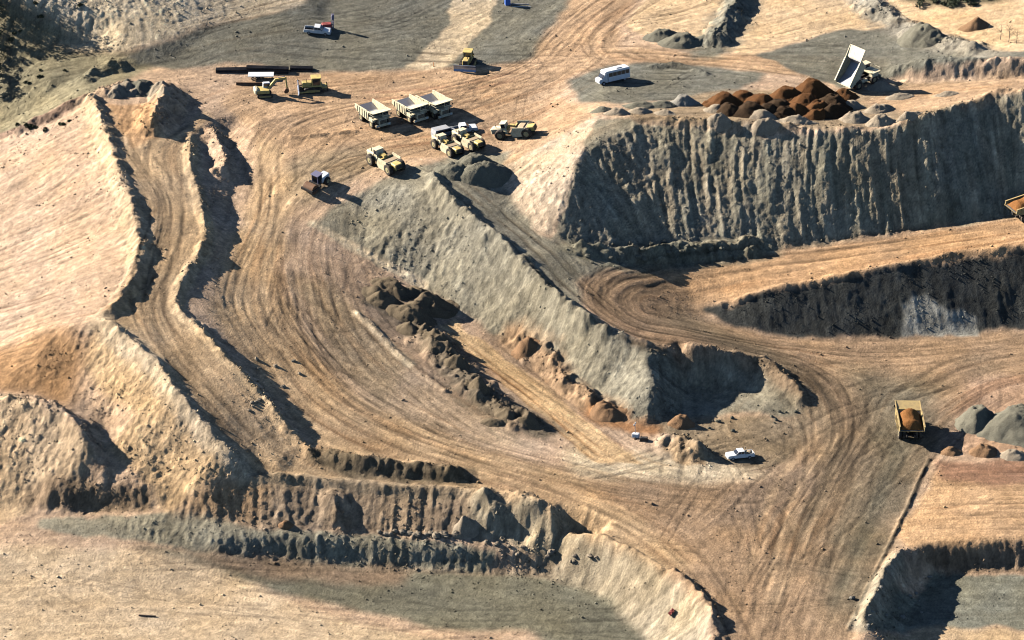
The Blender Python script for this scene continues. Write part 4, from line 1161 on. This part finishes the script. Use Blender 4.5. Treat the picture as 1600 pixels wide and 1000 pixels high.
# ------------------------------------------------------------------ pipes, trailer and small things
def pipes(rows, L, r, m_):
    o = MB()
    for j, n in enumerate(rows):
        for k in range(n):
            y = (k - (n - 1) / 2) * 2 * r; z = r + j * r * 1.73
            o.cyl((-L / 2, y, z), (L / 2, y, z), r, n=10)
    return o.build("pipe_stack", m_)
GP = "black pipe stacks behind the excavator"
for px, py, L, rows, lb in [(362, 111, 6.4, (4, 3), "leftmost low stack of black pipes on the pale yard edge"),
                            (418, 111, 8.6, (5, 4, 3), "long middle stack of black pipes behind the white trailer"),
                            (471, 109, 4.6, (4, 3), "short right stack of black pipes behind the bulldozer with ripper")]:
    o = pipes(rows, L, .20, M["black"]); put(o, px, py, 0, L=3); tag(o, lb, "pipe stack", GP)
o = pipes((2, 1), 7.5, .17, M["rustm"]); put(o, 398, 133, 2, L=3); tag(o, "thin rusty pipes on the ground left of the small excavator", "pipe stack")
tr = empty("flat_trailer")
MB().box(-2.6, 2.6, -.9, .9, .8, .95).build("deck", M["white"], tr)
for x in (-1.6, -.8): 
    for s in (-1, 1): MB().tyre(x, s * .8, .35, .22).build("wheel", M["tyre"], tr)
MB().plate((2.6, .8), (3.6, .6), (-.06, .06), .12).cyl((2.3, 0, .8), (2.3, 0, 0), .06, n=8).build("drawbar", M["dark"], tr)
put(tr, 408, 122, 0, L=3); tag(tr, "white flat trailer parked in front of the black pipe stacks", "trailer")
GQ = "pipes lying by the blue toilet"
for px, py, lb in [(812, 7, "upper of two thin pale pipes lying by the blue toilet"), (815, 11, "lower of two thin pale pipes near the blue toilet")]:
    o = MB().cyl((-2, 0, .12), (2, 0, .12), .12, n=10).cyl((-2.05, 0, .12), (-2, 0, .12), .15, n=10).build("long_pipe", M["greypaint"]); put(o, px, py, -4, L=2); tag(o, lb, "pipe", GQ)
pt = empty("portable_toilet")
MB().box(-.55, .55, -.55, .55, .1, 2.1, .05).build("cabin", M["blue"], pt)
MB().prism([(-.6, 2.1), (.6, 2.1), (.45, 2.3), (-.45, 2.3)], -.58, .58).build("roof", M["blue"], pt)
MB().box(-.62, .62, -.62, .62, 0, .1).build("skid", M["greypaint"], pt)
MB().box(-.35, .35, -.58, -.55, .2, 1.95).build("door", M["blue"], pt)
put(pt, 793, 7, 10, L=1); tag(pt, "blue portable toilet cabin at the top edge of the photo", "portable toilet")
o = empty("marker_post"); MB().cyl((0, 0, 0), (0, 0, 1.0), .09, .05, n=8).build("post", M["orange"], o); MB().box(-.18, .18, -.18, .18, 0, .06).build("base", M["dark"], o)
put(o, 678, 104, 0, L=1); tag(o, "small orange marker post on the pale strip left of the front facing bulldozer", "marker post")
o = MB().box(-1.4, 1.4, -.12, .12, .02, .22, .02).box(-.2, .1, -.3, .3, .0, .05).build("timber_beam", M["wood"]); put(o, 230, 963, 0, 0, L=2); tag(o, "dark timber beam lying on the pale foreground plain", "timber beam")
vs = []; fs = []
for i in range(9):
    for j in range(7):
        vs.append(((i - 4) * .15 + rnd.uniform(-.05, .05), (j - 3) * .13 + rnd.uniform(-.05, .05), .15 + .28 * abs(math.sin(i * 1.3 + j * .9)) + rnd.uniform(0, .1)))
for i in range(8):
    for j in range(6): a = i * 7 + j; fs.append((a, a + 7, a + 8, a + 1))
vs2 = [(x, y, z - .05) for x, y, z in vs]; n_ = len(vs)
o = MB().add(vs + vs2, fs + [tuple(k + n_ for k in f[::-1]) for f in fs]).build("crumpled_tarp", M["red"]); put(o, 1051, 958, 30, -.05, L=1); tag(o, "crumpled red tarp on the slope beside the bottom of the haul road", "tarp")

# ------------------------------------------------------------------ tipped heaps
HM = {}
def hmat(key):
    if key not in HM:
        base = {"rust": c(132,90,54), "rustdark": c(88,68,48), "pale": c(206,186,158), "grey": c(150,144,124), "dark": c(146,128,102), "brown": c(176,138,102), "lgrey": c(190,182,166), "ash": c(120,116,108)}[key]
        HM[key] = soil_material(key + "_soil", None, tuple(base), .95, 1.0, 1.9)
    return HM[key]
def heap(px, py, rx, ry, h, yaw, key, label, group, seed=0):
    """a tipped heap whose summit shows at (px, py)"""
    top = None
    d = ray(px, py)
    for z in ZS:                                           # stand it so that its summit meets the sight line
        t = (z - CAM[2]) / d[2]; x = CAM[0] + d[0] * t; y = CAM[1] + d[1] * t
        if z - float(zat(x, y)) <= h * .92: top = (x, y); break
    cx, cy = top; cz = float(zat(cx, cy))
    n = max(24, min(48, int(max(rx, ry) / .13)))
    ca, sa = math.cos(math.radians(yaw)), math.sin(math.radians(yaw))
    U, V = np.meshgrid(np.linspace(-1.15, 1.15, n), np.linspace(-1.15, 1.15, n))
    X = (U * rx * ca - V * ry * sa); Y = (U * rx * sa + V * ry * ca)
    r = np.hypot(U, V) * (1 + .22 * fbm(U * 1.3 + seed * 3.1, V * 1.3, 200 + seed, 3))
    prof = np.clip(1 - r, 0, None); prof = np.where(prof > .55, .55 + .45 * (1 - (1 - (prof - .55) / .45) ** 1.6) * .8, prof) * 1.1
    prof = np.where(r < 1, prof / .9 * (1 + .12 * (1 - r)), -.3 * np.clip(r - 1, 0, .6))
    Zh = h * np.minimum(prof, .93 + .07 * prof) + np.clip(prof, 0, 1) ** .4 * (.42 * fbm((X + cx) * 2.2, (Y + cy) * 2.2, 9, 4, .65) + (.7 if key == 'dark' else .35) * fbm((X + cx) * .7, (Y + cy) * .7, 19, 2)) * min(1, h * .6)
    g_ = zat(cx + X, cy + Y)
    Zw = g_ + Zh - .12 * (r > 1)
    vs = np.stack([X, Y, Zw - cz], -1).reshape(-1, 3)
    fs = [(j * n + i, j * n + i + 1, (j + 1) * n + i + 1, (j + 1) * n + i) for j in range(n - 1) for i in range(n - 1)]
    me_ = bpy.data.meshes.new("dirt_heap"); me_.from_pydata(vs.tolist(), [], fs); me_.materials.append(hmat(key))
    me_.polygons.foreach_set("use_smooth", [True] * len(fs)); me_.update()
    o = bpy.data.objects.new("dirt_heap", me_); o.location = (cx, cy, cz); COL.objects.link(o)
    return tag(o, label, "dirt heap", group)
LR = "rust brown dirt heap among those tipped below the raised truck bed"
for i, (x, y, rx, ry, h, k) in enumerate([(1269,127,5,3.6,3.2,"rust"),(1229,138,4.4,3.4,2.5,"rust"),(1190,149,4.4,3.2,2.4,"rust"),(1160,144,4,3.2,2.2,"rust"),(1130,148,4,3.2,2.2,"rust"),
     (1259,150,4,3.2,2.4,"rust"),(1279,160,4,3,2.4,"rust"),(1218,157,4,3.2,2.2,"rustdark"),(1173,162,4.2,3,2.2,"rustdark"),(1227,169,3.6,2.0,1.6,"rustdark"),
     (1304,165,4.0,2.4,2.2,"rustdark"),(1300,151,4.2,3.2,2.4,"rustdark"),(1140,163,3.4,2.6,1.8,"rustdark"),(1318,141,3,2.4,1.5,"rust"),(1278,172,3.6,2.0,1.6,"rust"),(1246,163,3.6,2.8,2.0,"rust"),(1200,164,3.4,2.6,1.9,"rustdark")]):
    heap(x, y, rx, ry, h, rnd.uniform(-25, 25), k, LR, "rust brown heaps on the stockpile top", i)
LP = "pale dirt heap along the rim of the big grey stockpile"
for i, (x, y, rx, ry, h) in enumerate([(1119,168,3,2.6,1.6),(1190,175,3.6,3,2.2),(1124,183,3,2.6,2.0),(1197,191,3.4,2.6,2.2),(1244,185,4.8,2.6,1.9),(1330,161,3.2,2.6,1.8),(1374,167,3.6,2.8,1.9),
     (1336,180,3.8,2.8,2.4),(1377,184,3.6,2.8,2.3),(1377,133,4.4,3,1.8),(1000,172,3,2.2,1.2),(966,173,3.2,2.4,1.7),(1420,178,3.2,2.2,1.8),(1405,150,3.4,2.4,1.2),(1480,146,3,2,1.0),(1040,176,2.6,2,1.1)]):
    heap(x, y - 3, rx * .85, ry * .62, h * .72, rnd.uniform(-12, 12), "pale", LP, "pale heaps on the stockpile rim", 30 + i)
heap(1068, 151, 3.2, 2.2, 1.6, 8, "lgrey", "small whitish heap on grey gravel near the stockpile's back", None, 60)
for i, (x, y, rx, ry, h) in enumerate([(1003,160,4,1.8,.9),(1035,159,3.4,1.8,.9),(940,168,2.4,1.6,.7)]):
    heap(x, y, rx, ry, h, 5, "grey", "low grey windrow heap at the back edge of the big stockpile", "low heaps on the stockpile's back edge", 62 + i)
LD = "dark curved heap in the long row left of the orange ramp"
for i, (x, y, rx, ry, h) in enumerate([(616,441,4.6,2.8,1.7),(588,452,3.2,2.4,1.2),(602,461,3.8,2.6,1.6),(650,452,3.6,2.6,1.4),(676,464,5,3.2,2.4),(645,480,4.6,3,2.1),(655,474,3.4,2.6,1.5),(622,480,3,2.4,1.0),
     (640,505,2.8,1.8,1.0),(684,520,3.0,1.9,1.2),(664,512,2.4,1.6,.9),(714,556,2.6,1.6,1.0),(745,590,2.4,1.5,1.0),(790,640,2.4,1.6,1.0),(826,650,2.2,1.5,.9),(770,655,2.2,1.4,.8)]):
    heap(x, y, rx, ry, h, rnd.uniform(-50, 10), "dark", LD, "dark heaps in a row left of the ramp", 70 + i)
heap(742, 243, 4.6, 3.4, 2.8, 0, "grey", "taller grey gravel heap just in front of the parked scrapers", None, 111)
heap(757, 258, 5.4, 3.6, 2.8, 10, "grey", "broad grey gravel heap where the grey road leaves the yard", None, 112)
heap(712, 258, 4.4, 3, 1.8, 0, "grey", "low grey gravel heap at the top of the embankment crest", None, 113)
heap(1066, 54, 5, 3.4, 2.0, -10, "grey", "round grey heap left of the grey ridge on the pale field", None, 115)
heap(1036, 48, 4, 3, 1.6, 10, "grey", "smaller grey heap left of another grey heap on the pale field", None, 116)
heap(1440, 45, 5, 4, 2.2, -10, "grey", "dark grey mound at the tip of the grey gravel field, upper right", None, 117)
heap(1524, 31, 3.2, 2.4, 1.6, 0, "brown", "lone small dirt heap on the pale field, upper right", None, 118)
heap(1530, 640, 4.2, 3.6, 3.4, -20, "grey", "steep grey heap right of the loaded haul truck, in front of its shadow", None, 119)
heap(1596, 642, 8, 6, 4.2, 0, "grey", "large smooth grey heap cut off by the right edge", None, 120)
heap(1538, 696, 2.6, 2, 1.5, 0, "brown", "small tan heap at the foot of the large grey heap, right edge", None, 121)
heap(1486, 700, 2.0, 1.6, .9, 0, "brown", "tiny tan heap beside the haul road edge at right", None, 122)
heap(1582, 705, 2.4, 1.8, 1.1, 0, "pale", "small pale heap below the large grey heap at right", None, 123)
heap(224, 129, 3.8, 3, 2.0, 0, "grey", "smooth grey heap at the head of the left haul road", None, 124)
for i, (x, y, rx, h) in enumerate([(188,137,2,1.2),(200,133,2,1.3),(208,140,1.8,1.1),(244,132,1.8,1.1),(256,136,1.6,1.0),(180,144,1.6,1.0)]):
    heap(x, y, rx, rx * .8, h, 0, "pale", "small pale rubble heap near the head of the left haul road", "rubble heaps at the head of the left road", 125 + i)
heap(727, 812, 2.2, 1.4, 2.0, 0, "pale", "pointed tan heap at the foot of the brown wall", None, 137)
heap(446, 815, 1.3, .9, .8, 0, "brown", "small brown heap at the foot of the brown wall", None, 138)
heap(1066, 652, 2.6, 1.8, 1.4, 0, "brown", "brown heap in the hollow behind the white pickup", None, 140)
for i, (x, y, rx, h) in enumerate([(822,529,2.8,1.3),(950,640,3.2,1.3)]):
    heap(x, y, rx, rx * .8, h, 0, "brown", "brown rubble heap between the orange ramp and the grey embankment", "brown rubble heaps beside the ramp", 141 + i)

# ------------------------------------------------------------------ boulders
def boulder(px, py, r, key, label, group, seed):
    rr = random.Random(seed)
    p = G(px, py)
    vs, fs = [], []
    n, m_ = 8, 5
    sc3 = (rr.uniform(.8, 1.4), rr.uniform(.7, 1.1), rr.uniform(.6, .9))
    for j in range(m_ + 1):
        ph = math.pi * j / m_
        for i in range(n):
            th = 2 * math.pi * i / n + j * .3; q_ = r * rr.uniform(.78, 1.15)
            vs.append((q_ * sc3[0] * math.sin(ph) * math.cos(th), q_ * sc3[1] * math.sin(ph) * math.sin(th), q_ * sc3[2] * math.cos(ph)))
    for j in range(m_):
        for i in range(n): a = j * n + i; b_ = j * n + (i + 1) % n; fs.append((a, a + n, b_ + n, b_))
    o = MB().add(vs, fs).build("boulder", hmat(key)); o.location = (p[0], p[1], p[2] + r * .25)
    return tag(o, label, "boulder", group)
i = 0
for x in range(592, 722, 9):
    i += 1; boulder(x + rnd.uniform(-3, 3), 832 + (x - 592) * .04 + rnd.uniform(-3, 3), rnd.uniform(.35, .8), "pale", "pale boulder in the row at the foot of the brown wall", "boulders at the foot of the wall", i)
for a in range(26):
    i += 1; t = rnd.random(); boulder(900 + 280 * t, 398 - 8 * t + rnd.uniform(-16, 14), rnd.uniform(.25, .7), "grey", "grey boulder fallen at the foot of the big stockpile face", "boulders at the stockpile foot", i)
for a in range(14):
    i += 1; boulder(rnd.uniform(1330, 1470), rnd.uniform(900, 980), rnd.uniform(.2, .5), "lgrey", "light boulder in the shaded pit at bottom right", "boulders in the bottom right pit", i)
for a in range(16):
    i += 1; t = rnd.random(); boulder(760 + 180 * t, 850 + 30 * t + rnd.uniform(-8, 12), rnd.uniform(.25, .6), "pale", "pale boulder on the low slope below the lower haul road", "boulders below the lower haul road", i)
for a in range(14):
    i += 1; boulder(rnd.uniform(370, 470), rnd.uniform(560, 690), rnd.uniform(.2, .5), "pale", "pale boulder on the shaded drop between the two left haul roads", "boulders between the left roads", i)
for a in range(12):
    i += 1; boulder(rnd.uniform(1090, 1250), rnd.uniform(640, 675), rnd.uniform(.2, .45), "grey", "grey boulder in the hollow behind the white pickup with gear", "boulders in the hollow", i)

# ------------------------------------------------------------------ shrubs and bare trees
def shrub(px, py, r, label, group, seed):
    rr = random.Random(seed); p = G(px, py)
    o_ = MB()
    for k in range(int(90 + 60 * r)):
        th = rr.uniform(0, 6.283); q_ = r * rr.random() ** .5 * (.7 + .5 * math.sin(th * 2 + seed)); z = r * rr.uniform(.05, .8) * (1 - .5 * (q_ / r) ** 2)
        c0 = Vector((q_ * math.cos(th), q_ * math.sin(th), z)); s = rr.uniform(.12, .3)
        u = Vector((rr.gauss(0, 1), rr.gauss(0, 1), rr.gauss(0, 1))).normalized(); w = u.orthogonal().normalized()
        o_.add([c0 - u * s, c0 + w * s * .6, c0 + u * s, c0 - w * s * .6], [(0, 1, 2, 3)])
    root = empty("shrub"); root.location = tuple(p)
    o_.build("foliage", M["leaf"], root)
    st = MB()
    for k in range(4):
        th = k * 1.6 + rr.random(); st.cyl((0, 0, -.1), (.5 * r * math.cos(th), .5 * r * math.sin(th), r * .6), .04, .015, n=5)
    st.build("stem", M["bark"], root)
    return tag(root, label, "shrub", group)
for k in range(14):
    x = rnd.uniform(-20, 70) * (1 if k % 3 else 1.9)
    y = rnd.uniform(0, 60) if k < 7 else rnd.uniform(90, 150)
    shrub(x, y + 4, rnd.uniform(.3, .75), "dark green shrub scattered over the slope in the top left corner", "shrubs in the top left corner", k)
for k in range(20):
    shrub(rnd.uniform(1425, 1545), rnd.uniform(-14, 9), rnd.uniform(.9, 1.7), "dark shrub in the thicket cut by the top edge, upper right", "shrubs at the top right", 60 + k)
for k in range(10):
    shrub(rnd.uniform(20, 75) if k < 6 else rnd.uniform(70, 110), rnd.uniform(188, 206), rnd.uniform(.35, .7), "low dry shrub on the ridge above the left hillside", "dry shrubs on the left ridge", 90 + k)
def bare_tree(px, py, h, label, group, seed, at_=None):
    rr = random.Random(seed); p = G(px, py) if at_ is None else np.array(at_)
    root = empty("bare_tree"); root.location = tuple(p)
    tr_ = MB(); br = MB()
    tr_.cyl((0, 0, -.3), (h * .03, h * .02, h * .55), h * .022, h * .012, n=7).cyl((h * .03, h * .02, h * .55), (h * .01, h * .05, h), h * .012, h * .003, n=6)
    tips = []
    for k in range(14):
        z = h * rr.uniform(.25, .9); th = rr.uniform(0, 6.283); l = (h - z) * .45 + h * .08
        a = Vector((h * .025, h * .02, z)); b_ = a + Vector((math.cos(th) * l, math.sin(th) * l, l * rr.uniform(.4, 1)))
        br.cyl(a, b_, h * .008, h * .003, n=5); tips.append((a, b_))
        for q_ in range(3):
            m0 = a.lerp(b_, rr.uniform(.4, .9)); e = m0 + Vector((rr.gauss(0, .3), rr.gauss(0, .3), rr.uniform(.1, .5))) * l * .5
            br.cyl(m0, e, h * .004, h * .001, n=4)
    tr_.build("trunk", M["bark"], root); br.build("branches", M["bark"], root)
    return tag(root, label, "tree", group)
def leafy(px, py, h, label, group, seed):
    rr = random.Random(seed); p = G(px, py)
    root = bare_tree(px, py, h, label, group, seed); root.name = "leafy_tree"
    o_ = MB()
    cl = [(Vector((rr.gauss(0, .18), rr.gauss(0, .18), rr.uniform(.45, .95))) * h, h * rr.uniform(.09, .17)) for _ in range(16)]
    for cc, cr in cl:
        for k in range(60):
            v = Vector((rr.gauss(0, 1), rr.gauss(0, 1), rr.gauss(0, .8))).normalized() * cr * rr.random() ** .4; s = rr.uniform(.12, .28)
            u = Vector((rr.gauss(0, 1), rr.gauss(0, 1), rr.gauss(0, 1))).normalized(); w = u.orthogonal().normalized(); q_ = cc + v
            o_.add([q_ - u * s, q_ + w * s * .6, q_ + u * s, q_ - w * s * .6], [(0, 1, 2, 3)])
    o_.build("crown", M["leaf"], root)
    return root
LTS = [(-14,6,8,"leafy tree just beyond the left edge near the top corner"),(-16,44,8,"leafy tree just outside the left edge, above the dark shrubs"),
 (-20,74,6.5,"leafy tree outside the left edge by the pale patch"),(-26,108,7,"leafy tree outside the left edge above the dark green slope"),(-14,128,5,"small leafy tree outside the left edge on the green slope"),(-30,150,6.5,"leafy tree outside the left edge above the hillside ridge"),(-60,10,11,"leafy tree beyond the top left corner")]
for k, (x, y, h, lb) in enumerate(LTS): leafy(x, y, h, lb, "trees along the left edge", 300 + k)
for k, (x, y, h, lb) in enumerate([(1563,62,3.4,"thin bare tree, leftmost of three on the pale field at upper right"),(1576,66,3.8,"thin bare tree, middle of three on the pale field at upper right"),(1588,68,3.2,"thin bare tree, rightmost of three on the pale field at upper right"),
                                   (56,46,3.4,"thin bare tree among the shrubs near the top left corner"),(14,96,3.2,"thin bare tree on the pale patch below the top left shrubs")]):
    bare_tree(x, y, h, lb, "bare trees", 400 + k)
